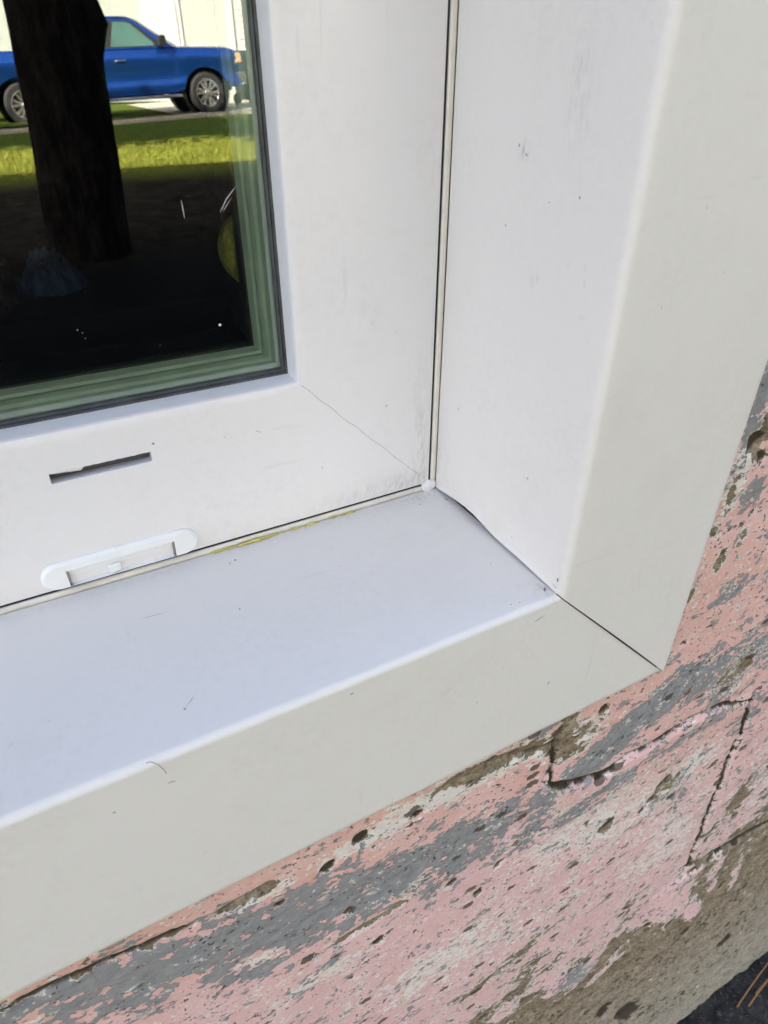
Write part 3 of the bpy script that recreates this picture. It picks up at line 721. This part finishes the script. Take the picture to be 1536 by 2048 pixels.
# spots and scratch on the glass
mb = MB()
mb.lathe([(0,-.0003),(.0004,-.0002),(.0006,0)], (-.0989,.0140,.0991), 1, 12)
for x, z, r in [(-.1519,.1055,.00022),(-.1505,.1042,.00018),(-.1500,.102,.00015),(-.1237,.0949,.00015)]: mb.lathe([(0,-.0001),(r,0)], (x,.0139,z), 1, 8)
gp = bpy.data.objects['glass_pane']
mb.build('dried_spot', M['white_spot'], gp, True)
M['scratch'] = simple('pale_scratch', (.5,.5,.48), .5)
mark([(-.0930,.1408),(-.0900,.1452),(-.0850,.1500)], .00016, lambda u, v_: (u, .0138, v_), gp, 'scratch', M['scratch'], 3)
mark([(-.0920,.1410),(-.0880,.1455)], .0001, lambda u, v_: (u, .0138, v_), gp, 'scratch', M['scratch'], 5)
mark([(-.1066,.1461),(-.1064,.1400)], .00018, lambda u, v_: (u, .0138, v_), gp, 'scratch', M['scratch'], 4)

# ------------------------------------------------------------------ things behind the glass
q = NT('yellow_foil'); q.set(.45, .1, .5)
vo = q.n('ShaderNodeTexVoronoi'); vo.inputs['Scale'].default_value = 420; q.l(q.coords(), vo.inputs['Vector'])
q.base(q.mix(q.ramp(vo.outputs['Distance'], .1, .6), (.95,.90,.30), (.75,.68,.12))); q.bump(vo.outputs['Distance'], .8, .001)
ornament = thing('ornament_ball', 'round yellow glittery ornament ball behind the glass beside the frame', 'ornament', (-.0705,.0445,.1202))
mb = MB(); mb.lathe([(.0165*math.sin(math.pi*i/24)+1e-5, -.0165*math.cos(math.pi*i/24)) for i in range(25)], (0,0,0), 2, 40)
mb.build('ball', q.mat, ornament, True, angle=180)
mb = MB(); mb.lathe([(0,.0205),(.003,.0205),(.0032,.0160),(0,.0160)], (0,0,0), 2, 16); mb.build('cap', M['spacer'], ornament, True)
mb = MB(); mb.tube([(0,0,.019),(0,0,.46)], [.0003,.0003], 6); mb.build('string', M['hair'], ornament)
def cloth(name, cx, cy, cz, sx, sy, h, mat, label, cat, seed):
    mb = MB(); rows = []; n = 48
    for j in range(n+1):
        row = []
        for i in range(n+1):
            u, v_ = i/n*2-1, j/n*2-1; r = min(1, (u*u+v_*v_)**.5)
            z = h*(1-r**2.2) + .25*h*mnoise.fractal((u*2.4+seed, v_*2.4, seed), .7, 2, 4) + .15*h*abs(mnoise.noise((u*5+seed, v_*3, 2)))
            row.append((cx+u*sx*(1+.1*mnoise.noise((v_*3,seed,0))), cy+v_*sy, cz+max(z, -.004)))
        rows.append(row)
    mb.grid(rows); return tag(mb.build(name, mat, smooth=True, angle=180), label, cat)
mb = MB(); mb.box((-1.2,.10,.050),(.35,.60,.086))
tag(mb.build('inner_ledge', simple('dark_painted_ledge', (.003,.0035,.005), .9, var=.3, scale=12, spec=0.)), 'dark ledge inside the room just below the glass', 'ledge')
cloth('cloth', -.150, .170, .084, .018, .030, .017, simple('blue_denim_cloth', (.025,.05,.125), .95, spec=0., var=.3, scale=70), 'dim blue crumpled cloth behind the lower left of the glass', 'cloth', 2.)
cloth('furry_cushion', -.192, .165, .084, .022, .05, .046, simple('brown_fur', (.06,.022,.009), .95, spec=0., var=.4, scale=90, bump=.8), 'dim reddish brown furry cushion at the left edge behind the glass', 'cushion', 6.)

# ------------------------------------------------------------------ tree in the yard
TX, TY = .362, -5.2
tree = thing('tree', 'dark tree trunk standing close to the house, reflected in the glass', 'tree', (TX, TY, gz(TX,TY)))
q = NT('dark_bark'); q.set(.95, 0, .15)
v = q.coords((1,1,.28)); a = q.noise(v, 16, 8, .7); b = q.noise(v, 60, 4, .6)
q.base(q.mix(q.ramp(a, .45, .72), (.006,.005,.004), (.06,.050,.042))); q.bump(q.math('ADD', a, b), 1., .03)
mb = MB(); rows = []
for j in range(60):
    z = -.08+6.0*(j/59)**1.15
    r0 = .272*(1-.035*z)+.015*math.exp(-max(z,0)/.16); cx = .045*min(z,2)+.02*math.sin(z*1.1); cy = .02*math.cos(z*.9)
    row = []
    for k in range(36):
        t = 2*math.pi*k/36; rr_ = r0*(1+.08*mnoise.fractal((math.cos(t)*1.6, math.sin(t)*1.6, z*1.1), .8, 2, 4)+  .05*math.exp(-max(z,0)/.18)*math.sin(t*5+.6))
        if abs(t-.15) < .9 or t > 5.7: rr_ += .07*math.exp(-((z-1.36)/.12)**2)*max(0, math.cos(t-.15))
        row.append((cx+rr_*math.cos(t), cy+rr_*math.sin(t), z))
    rows.append(row)
mb.grid(rows, True)
trunk = mb.build('trunk', q.mat, tree, True, angle=180)
mb = MB(); ra = random.Random(11); tips = []
for i in range(9):
    a_ = i*2.4+.3; h0 = 4.2+1.6*ra.random(); ln = 1.2+1.4*ra.random()
    pts = [(0,0,h0)]; 
    for k in range(1, 6):
        f = k/5; pts.append((math.cos(a_)*ln*f*1.25+ra.gauss(0,.06), math.sin(a_)*ln*f*.55+ra.gauss(0,.06), h0+.9*f**.8+ra.gauss(0,.05)))
    mb.tube(pts, [.10-.017*k for k in range(6)], 8); tips += pts[2:]
mb.build('branches', q.mat, tree, True)
mb = MB(); rl = random.Random(21)
cl = [(rl.uniform(-2.3,2.6), rl.uniform(-2.4,1.2), 6.3+rl.uniform(-.9,1.2)) for i in range(70)]
for c in cl:
    for k in range(95):
        p = Vector(c)+Vector((rl.gauss(0,.36), rl.gauss(0,.24), rl.gauss(0,.22))); s = rl.uniform(.11,.18)
        d1 = Vector((rl.gauss(0,1),rl.gauss(0,1),rl.gauss(0,.6))).normalized(); d2 = d1.orthogonal().normalized()
        mb.add([p-d1*s, p+d2*s*.5, p+d1*s, p-d2*s*.5], [(0,1,2,3)])
mb.build('crown', simple('leaf', (.07,.10,.025), .7, var=.4, scale=2), tree, fix=False)

blocker_tree = thing('tree', 'unseen broad dense green tree added right of the yard to block light', 'tree', (5.6, -5.0, gz(5.6,-5)))  # added out of view to block light from the front right
mb = MB(); mb.tube([(0,0,-.1),(.02,0,1.2),(0,.05,3.2)], [.24,.19,.12], 14); mb.build('trunk', q.mat, blocker_tree, True)
mb = MB(); r2 = random.Random(77)
for i in range(130):
    while True:
        u = Vector((r2.uniform(-1,1), r2.uniform(-1,1), r2.uniform(-1,1)))
        if u.length < 1: break
    c = Vector((u.x*2.7, u.y*1.9, 3.9+u.z*3.0))
    for k in range(60):
        p = c+Vector((r2.gauss(0,.3), r2.gauss(0,.3), r2.gauss(0,.25))); s_ = r2.uniform(.09,.16)
        d1 = Vector((r2.gauss(0,1),r2.gauss(0,1),r2.gauss(0,.6))).normalized(); d2 = d1.orthogonal().normalized()
        mb.add([p-d1*s_, p+d2*s_*.5, p+d1*s_, p-d2*s_*.5], [(0,1,2,3)])
mb.build('crown', bpy.data.materials['leaf'], blocker_tree, fix=False)

shade_tree = thing('tree', 'unseen tall thin tree added to shade the far edge of the lawn', 'tree', (-7.6, -7.3, gz(-7.6,-7.3)))  # added out of view; its crown throws shade on the far lawn
mb = MB(); mb.tube([(0,0,-.1),(.05,0,2.),(0,.05,6.6)], [.22,.17,.08], 14); mb.build('trunk', q.mat, shade_tree, True)
mb = MB(); r3 = random.Random(78)
for i in range(110):
    c = Vector((r3.uniform(-2.6,4.6), r3.uniform(-1.7,1.0), 6.9+r3.uniform(-.6,.8)))
    for k in range(75):
        p = c+Vector((r3.gauss(0,.36), r3.gauss(0,.24), r3.gauss(0,.25))); s_ = r3.uniform(.10,.17)
        d1 = Vector((r3.gauss(0,1),r3.gauss(0,1),r3.gauss(0,.6))).normalized(); d2 = d1.orthogonal().normalized()
        mb.add([p-d1*s_, p+d2*s_*.5, p+d1*s_, p-d2*s_*.5], [(0,1,2,3)])
mb.build('crown', bpy.data.materials['leaf'], shade_tree, fix=False)

# ------------------------------------------------------------------ pickup truck
q = NT('blue_car_paint'); q.set(.33, .82, .5, .8)
q.base(q.mix(q.ramp(q.noise(q.coords(), 600, 2, .5), .3, .7), (.005,.075,.36), (.009,.105,.47))); M['blue'] = q.mat
M['chrome'] = simple('chrome', (.75,.76,.78), .12, 1., var=.03)
M['rim'] = simple('machined_alloy', (.72,.72,.72), .22, .9, var=.05)
M['tyre'] = simple('tyre_rubber', (.018,.018,.019), .75, var=.2, scale=40)
M['black_trim'] = simple('black_trim', (.014,.014,.015), .45)
M['carglass'] = simple('tinted_car_glass', (.06,.14,.115), .06, 0, var=.25, scale=1.2, spec=.8)
M['carglass_dark'] = simple('dark_privacy_glass', (.02,.022,.03), .08, 0, var=.2, scale=2)
M['lamp_clear'] = simple('clear_lamp', (.55,.58,.60), .15, .3)
M['amber'] = simple('amber_lens', (.80,.30,.03), .25)
M['red'] = simple('red_lens', (.55,.02,.03), .2)
FA, RA = 2.02, -2.02
TXc = (4.77+.73)/2+.08; truckY = -17.1-.98
truck = thing('pickup_truck', 'blue pickup truck with chrome wheels parked on the road across the lawn', 'pickup truck', (TXc, truckY, road_z(TXc)))
truck.scale = (.945,.945,.945); truck.rotation_euler = (0, -math.atan(.043), 0)
WR = .415
def side_y(z):
    tb = [(.36,.86),(.44,.93),(.50,.965),(.58,.995),(.66,.985),(.71,.950),(.80,.945),(.95,.962),(1.10,.988),(1.18,.980),(1.29,.925),(1.36,.90),(1.45,.88)]
    for (a, ya), (b, yb_) in zip(tb, tb[1:]):
        if z <= b: return ya+(yb_-ya)*max(0,(z-a)/(b-a))
    return tb[-1][1]
def top_z(x):
    if x < -.93: return 1.38
    if x < 1.30: return 1.34
    if x < 1.55: return 1.34-.02*(x-1.30)/.25
    return 1.32-.05*((x-1.55)/1.3) - .10*max(0,(x-2.55)/.38)**2
def bot_z(x):
    z = .46 if -.95 < x < 1.4 else .50
    for ax in (FA, RA):
        d = abs(x-ax)
        if d < .545: z = max(z, WR+math.sqrt(max(0,.545**2-d*d))*.93)
    if x > 2.6: z = max(z, .44)
    return z
cols = sorted(set([-2.98,-2.95,-2.9,-.94,-.935,-.92,-.915,2.94,2.90,2.86,2.78,2.7,1.3,1.42,1.55] + [round(-2.9+.1*i, 3) for i in range(58)] + [FA+.55*math.cos(math.pi*k/20) for k in range(21)] + [RA+.55*math.cos(math.pi*k/20) for k in range(21)]))
mb = MB(); rows = []
for x in cols:
    zb_, zt = bot_z(x), top_z(x); row = []
    fin = 1.0 - .10*max(0,(x-2.3)/.64)**2.2 - .03*max(0,(-2.6-x)/.38)
    flare = sum(.030*math.exp(-((abs(x-ax)-.55)/.13)**2) for ax in (FA,RA))
    inner = -2.85 < x < -.925
    half = []
    for k in range(15):
        z = zb_+(zt-.03-zb_)*k/14; y = side_y(z)*fin + flare*math.exp(-((z-.80)/.25)**2) - (.02*max(0,(z-1.27)/.1) if z > 1.27 else 0); half.append((y, z))
    half += [(half[-1][0]-.03, zt), (.80*fin, zt+(.0 if inner else .015)), (.79*fin, .85 if inner else zt+.018), (.45, .85 if inner else zt+(.035 if x > 1.3 else .02))]
    row = [(x, -y, z) for y, z in half] + [(x, y, z) for y, z in reversed(half)]
    rows.append(row)
mb.grid(rows)
n = len(rows[0])
for r in (rows[0], rows[-1]): mb.add(r, [tuple(range(n))])
body = mb.build('body', M['blue'], truck, True, angle=32)
mb = MB()
for s in (-1, 1):       # dark wheel housings and underbody
    for ax in (FA, RA): mb.lathe([(.02,s*.55),(.53,s*.55),(.53,s*.93)], (ax,0,WR+.02), 1, 30)
mb.box((-2.8,-.55,.42),(2.75,.55,.62)); mb.tube([(FA,-.7,WR),(FA,.7,WR)],[.06,.06]); mb.tube([(RA,-.7,WR),(RA,.7,WR)],[.07,.07])
mb.build('underbody', M['black_trim'], truck)
# cab: roof and pillars
def cabring(z, x0, x1, hy): return [(x0,-hy,z),(x1-.12,-hy,z),(x1,-hy*.86,z),(x1,hy*.86,z),(x1-.12,hy,z),(x0,hy,z)]
mb = MB(); mb.grid([cabring(1.33,-.90,1.52,.93), cabring(1.45,-.86,1.34,.885), cabring(1.86,-.72,.72,.735), cabring(1.925,-.60,.55,.66), cabring(1.945,-.3,.3,.35)], True)
mb.add(cabring(1.945,-.3,.3,.35), [tuple(range(6))])
mb.build('cab', M['blue'], truck, True, angle=28)
def sq(x, z, s):        # point on the cab side, 8 mm proud
    t = (z-1.45)/(1.86-1.45); hy = .885+(.735-.885)*t if z > 1.45 else .93+(.885-.93)*(z-1.33)/.12
    return (x, s*(hy+.010), z)
def winpoly(poly, s, name, mat, par):
    mb = MB(); mb.add([sq(x,z,s) for x, z in poly], [tuple(range(len(poly)))]); return mb.build(name, mat, par, fix=False)
for s in (-1, 1):
    winpoly([(-.12,1.36),(1.16,1.36),(1.10,1.43),(.62,1.80),(.48,1.84),(-.10,1.85)], s, 'front_window_seal', M['black_trim'], truck)
for s in (-1, 1):
    winpoly([(-.80,1.36),(-.16,1.36),(-.14,1.85),(-.66,1.83)], s, 'rear_side_window', M['carglass_dark'], truck)
    mb = MB(); poly = [(.02,1.375),(.98,1.375),(.96,1.43),(.56,1.79),(.44,1.82),(.20,1.825)]
    mb.add([(sq(x,z,s)[0], sq(x,z,s)[1]+s*.006, z) for x, z in poly], [tuple(range(6))]); mb.build('front_side_window', M['carglass'], truck, fix=False)
mb = MB(); mb.add([(1.515,-.74,1.36),(1.515,.74,1.36),(1.355,.70,1.455),(.745,.60,1.855),(.745,-.60,1.855),(1.355,-.70,1.455)], [(0,1,2,5),(5,2,3,4)])
mb.build('windscreen', M['carglass'], truck, fix=False)
for s in (-1, 1):       # doors as raised shut lines, handles, mirrors, running boards
    for x0, x1 in ((-.86,-.20), (-.18,1.34)):
        dr = []
        for k in range(13):
            z = .50+(1.325-.50)*k/12; y = side_y(z)+.006 - (.02*max(0,(z-1.27)/.1) if z > 1.27 else 0)
            dr.append([(x0+(x1-x0)*i/6, s*y, z) for i in range(7)])
        mb = MB(); mb.grid(dr); e = [dr[0], [(x, y-s*.02, z) for x, y, z in dr[0]]]; mb.grid(e); e = [[r[0] for r in dr], [(r[0][0], r[0][1]-s*.02, r[0][2]) for r in dr]]; mb.grid(e); e = [[r[-1] for r in dr], [(r[-1][0], r[-1][1]-s*.02, r[-1][2]) for r in dr]]; mb.grid(e)
        d = mb.build('door', M['blue'], truck, True, angle=32)
        mb = MB(); hx = x0+.22 if x0 > -.5 else x0+.18
        mb.tube([(hx, s*.990, 1.12),(hx+.03, s*1.02, 1.12),(hx+.19, s*1.02, 1.12),(hx+.22, s*.990, 1.12)], [.018]*4, 8); mb.build('handle', M['chrome'], d, True)
    mb = MB(); mb.prism([(1.02,1.36),(1.18,1.34),(1.20,1.53),(1.16,1.56),(1.05,1.55)], 1, s*1.00, s*1.20); mb.tube([(1.12,s*.88,1.37),(1.12,s*1.05,1.39)],[.03,.03],8)
    mr = mb.build('mirror', M['black_trim'], truck); bv = mr.modifiers.new('b','BEVEL'); bv.width = .02; bv.segments = 3
    mb = MB(); mb.prism([(s*.86,.36),(s*1.04,.37),(s*1.05,.40),(s*1.03,.425),(s*.86,.425)], 0, -.95, 1.38); mb.build('running_board', M['chrome'] if False else simple('grey_step', (.12,.15,.20), .35, .5), truck)
    for ax in (FA, RA):
        mb = MB(); prof = [(.27,-.12),(.37,-.13),(.405,-.11),(WR,-.06),(WR,.06),(.405,.11),(.37,.13),(.27,.12)]
        mb.lathe(prof, (0,0,0), 1, 44)
        wt = mb.build('wheel', M['tyre'], truck, True, angle=30); wt.location = (ax, s*.84, WR)
        mb = MB(); mb.lathe([(.275,s*.02),(.275,s*.125),(.255,s*.128),(.245,s*.10),(.24,s*.03)], (0,0,0), 1, 40)
        for k in range(12):
            t = 2*math.pi*(k+ (.22 if k % 2 else 0))/12; u = Vector((math.cos(t),0,math.sin(t))); vv = Vector((-math.sin(t),0,math.cos(t)))
            a_, b_ = .05, .255; wa, wb_ = .020, .026
            q_ = [u*a_-vv*wa, u*a_+vv*wa, u*b_+vv*wb_, u*b_-vv*wb_]
            mb.add([p+Vector((0,s*.105,0)) for p in q_]+[p+Vector((0,s*.04,0)) for p in q_], [(0,1,2,3),(0,4,5,1),(1,5,6,2),(2,6,7,3),(3,7,4,0)])
        mb.lathe([(1e-4,s*.125),(.05,s*.12),(.065,s*.09)], (0,0,0), 1, 20)
        mb.build('rim', M['rim'], wt, False)
        mb = MB(); mb.lathe([(.24,s*.03),(.02,s*.025)], (0,0,0), 1, 30); mb.build('brake_disc', M['black_trim'], wt)
    mb = MB(); mb.prism([(2.80,.98),(2.95,.99),(2.95,1.16),(2.72,1.18)], 1, s*.62, s*.915); hl = mb.build('headlight', M['lamp_clear'], truck)
    mb = MB(); mb.box((2.80, min(s*.905,s*.925), 1.09),(2.92,max(s*.905,s*.925),1.15)); mb.box((2.84, min(s*.905,s*.925), .985),(2.95,max(s*.905,s*.925),1.035)); mb.build('indicator', M['amber'], hl)
    mb = MB(); mb.box((-2.99, min(s*.78,s*.95), 1.0),(-2.86,max(s*.78,s*.95),1.32)); mb.build('tail_light', M['red'], truck)
mb = MB(); mb.prism([(2.90,.52),(3.02,.55),(3.04,.75),(2.95,.80),(2.80,.80),(2.80,.52)], 1, -.90, .90); bp_ = mb.build('front_bumper', M['chrome'], truck); bv = bp_.modifiers.new('b','BEVEL'); bv.width = .03; bv.segments = 3
mb = MB(); mb.box((2.90,-.60,.82),(2.965,.60,1.17)); 
for k in range(4): mb.box((2.966,-.60,.85+.085*k),(2.985,.60,.885+.085*k))
mb.build('grille', M['black_trim'], truck)
mb = MB(); mb.box((-3.12,-.92,.55),(-2.985,.92,.72)); mb.build('rear_bumper', M['chrome'], truck)

bzw = gz(6,-24)-.1
# far wood added unseen behind the building across the street to block low sky
mb = MB(); rw = random.Random(31)
for i in range(60):
    cx, cy, hh, rr0 = rw.uniform(-38,90), -36-14*rw.random(), rw.uniform(17,25), rw.uniform(3.5,5.5)
    for k in range(150):
        p = Vector((cx+rw.gauss(0,rr0*.55), cy+rw.gauss(0,rr0*.5), bzw+hh*(.25+.75*rw.random()**.8))); s_ = rw.uniform(.5,1.1)
        d1 = Vector((rw.gauss(0,1),rw.gauss(0,1),rw.gauss(0,.6))).normalized(); d2 = d1.orthogonal().normalized()
        mb.add([p-d1*s_, p+d2*s_*.7, p+d1*s_, p-d2*s_*.7], [(0,1,2,3)])
    mb.tube([(cx,cy,bzw-.5),(cx,cy,bzw+hh*.7)],[.3,.1],7)
tag(mb.build('sky_block_wood', simple('far_leaves', (.05,.075,.025), .8, var=.4, scale=.6), fix=False), 'unseen far off belt of trees added beyond the pale building to block sky', 'trees', kind='stuff')

# ------------------------------------------------------------------ building across the road, bin, hydrant-like details
bz = gz(6,-24)-.05
bld = thing('building_across', 'pale white building with a white door, far behind the blue truck', 'building', (0, -24, bz))
M['stucco'] = simple('pale_stucco', (.39,.43,.39), .85, var=.05, scale=5)
M['whitep'] = simple('white_paint', (.50,.50,.50), .6, var=.03)
M['siding'] = simple('cream_siding', (.46,.46,.44), .7, var=.04, scale=6)
mb = MB(); mb.box((-12,-8,0),(7.45,0,5.2)); mb.build('wall', M['stucco'], bld)
mb = MB(); mb.box((-12.3,-8.3,5.2),(16.3,.4,5.35)); mb.prism([(-8.3,5.351),(.4,5.351),(-3.9,7.4)], 0, -12.3, 16.3); mb.build('roof', M['roof'], bld)
dw = MB(); dw.box((4.92,.001,0),(6.08,.05,3.4)); dd = dw.build('door_surround', M['whitep'], bld)
mb = MB(); mb.box((5.05,.051,.1),(5.95,.08,2.6)); d = mb.build('door', M['whitep'], dd)
mb = MB(); mb.box((5.27,.081,2.07),(5.72,.084,2.12)); mb.build('door_slot', simple('pale_blue_slot', (.35,.42,.45), .4), dd)
mb = MB(); mb.box((7.46,-.3,0),(7.66,.06,5.2)); mb.build('corner_board', M['whitep'], bld)
mb = MB(); mb.box((3.42,.001,0),(3.56,.06,5.2)); mb.build('downpipe', simple('grey_downpipe', (.42,.46,.40), .5), bld)
mb = MB()
for i in range(36): mb.prism([(-.03+.022, i*.145), (-.03-.2, i*.145), (-.03-.2, i*.145+.145), (-.03, i*.145+.145)], 0, 7.67, 16)
mb.build('siding', M['siding'], bld)
mb = MB(); mb.prism([(7.88,2.62),(8.06,2.62),(8.00,3.05),(7.84,3.4),(7.80,3.4)], 1, .02, .16); mb.build('wall_lamp', simple('dark_green_metal', (.02,.045,.035), .4), bld)
bin_ = thing('trash_bin', 'dark green wheeled bin standing past the front of the blue truck', 'trash bin', (6.32,-19.2,road_z(6.32)))
M['bin'] = simple('dark_green_plastic', (.022,.040,.036), .45, var=.15)
mb = MB(); mb.grid([[(-.21,-.24,.10),(.21,-.24,.10),(.21,.24,.10),(-.21,.24,.10)],[(-.29,-.33,1.02),(.29,-.33,1.02),(.29,.33,1.02),(-.29,.33,1.02)]], True); mb.add([(-.21,-.24,.10),(.21,-.24,.10),(.21,.24,.10),(-.21,.24,.10)],[(0,1,2,3)])
mb.build('bin_body', M['bin'], bin_)
mb = MB(); mb.box((-.32,-.36,1.021),(.32,.36,1.07)); mb.prism([(-.36,1.071),(.36,1.071),(.28,1.14),(-.28,1.14)], 0, -.30, .30); lid = mb.build('lid', M['bin'], bin_); bv = lid.modifiers.new('b','BEVEL'); bv.width = .015; bv.segments = 2
for s in (-1,1):
    mb = MB(); mb.lathe([(.001,-.02),(.11,-.02),(.12,0),(.11,.02),(.001,.02)], (s*.2,-.26,.12), 1, 20); mb.build('wheel', M['tyre'], bin_)

# ------------------------------------------------------------------ soil litter at the foot of the wall
M['pebble'] = simple('grey_pebble', (.065,.063,.06), .9, var=.5, scale=14)
mb = MB(); rp_ = random.Random(9)
for i in range(420):
    x = rp_.uniform(-.3,1.0); y = -.14-rp_.random()**1.5*.5; s = rp_.uniform(.002,.008)
    b = bmesh.new(); bmesh.ops.create_icosphere(b, subdivisions=1, radius=1)
    c = Vector((x,y,gz(x,y)+.014+s*.3)); sx, sy, sz_ = s*rp_.uniform(.7,1.4), s*rp_.uniform(.7,1.3), s*rp_.uniform(.4,.8)
    mb.add([c+Vector((v_.co.x*sx*(1+rp_.gauss(0,.1)), v_.co.y*sy, v_.co.z*sz_)) for v_ in b.verts], [tuple(t.index for t in f.verts) for f in b.faces]); b.free()
tag(mb.build('gravel', M['pebble'], smooth=True, fix=False), 'small grey stones scattered over the dark soil at the wall foot', 'gravel', kind='stuff')
M['straw'] = simple('orange_dry_stem', (.26,.14,.055), .7, var=.3, scale=30)
stems = [((.440,-.148,.0),(.475,-.140,.07),(.535,-.135,.11)), ((.455,-.155,.0),(.48,-.150,.05),(.52,-.150,.08)), ((.475,-.150,.0),(.49,-.148,.03),(.515,-.150,.05))]
labs = ['longest orange dry grass stem in the dark soil at the wall foot', 'middle orange dry grass stem in the dark soil at the wall foot', 'shortest orange dry grass stem in the dark soil at the wall foot']
for st_, lb_ in zip(stems, labs):
    mb = MB(); p = [Vector((x,y,gz(x,y)+.01+z)) for x,y,z in st_]; dense = [p[0].lerp(p[1],t/5).lerp(p[1].lerp(p[2],t/5),t/5) for t in range(6)]
    mb.tube(dense, [.0011-.00016*i for i in range(6)], 6); tag(mb.build('dry_stem', M['straw'], smooth=True), lb_, 'dry stem', 'dry stems at the wall foot')
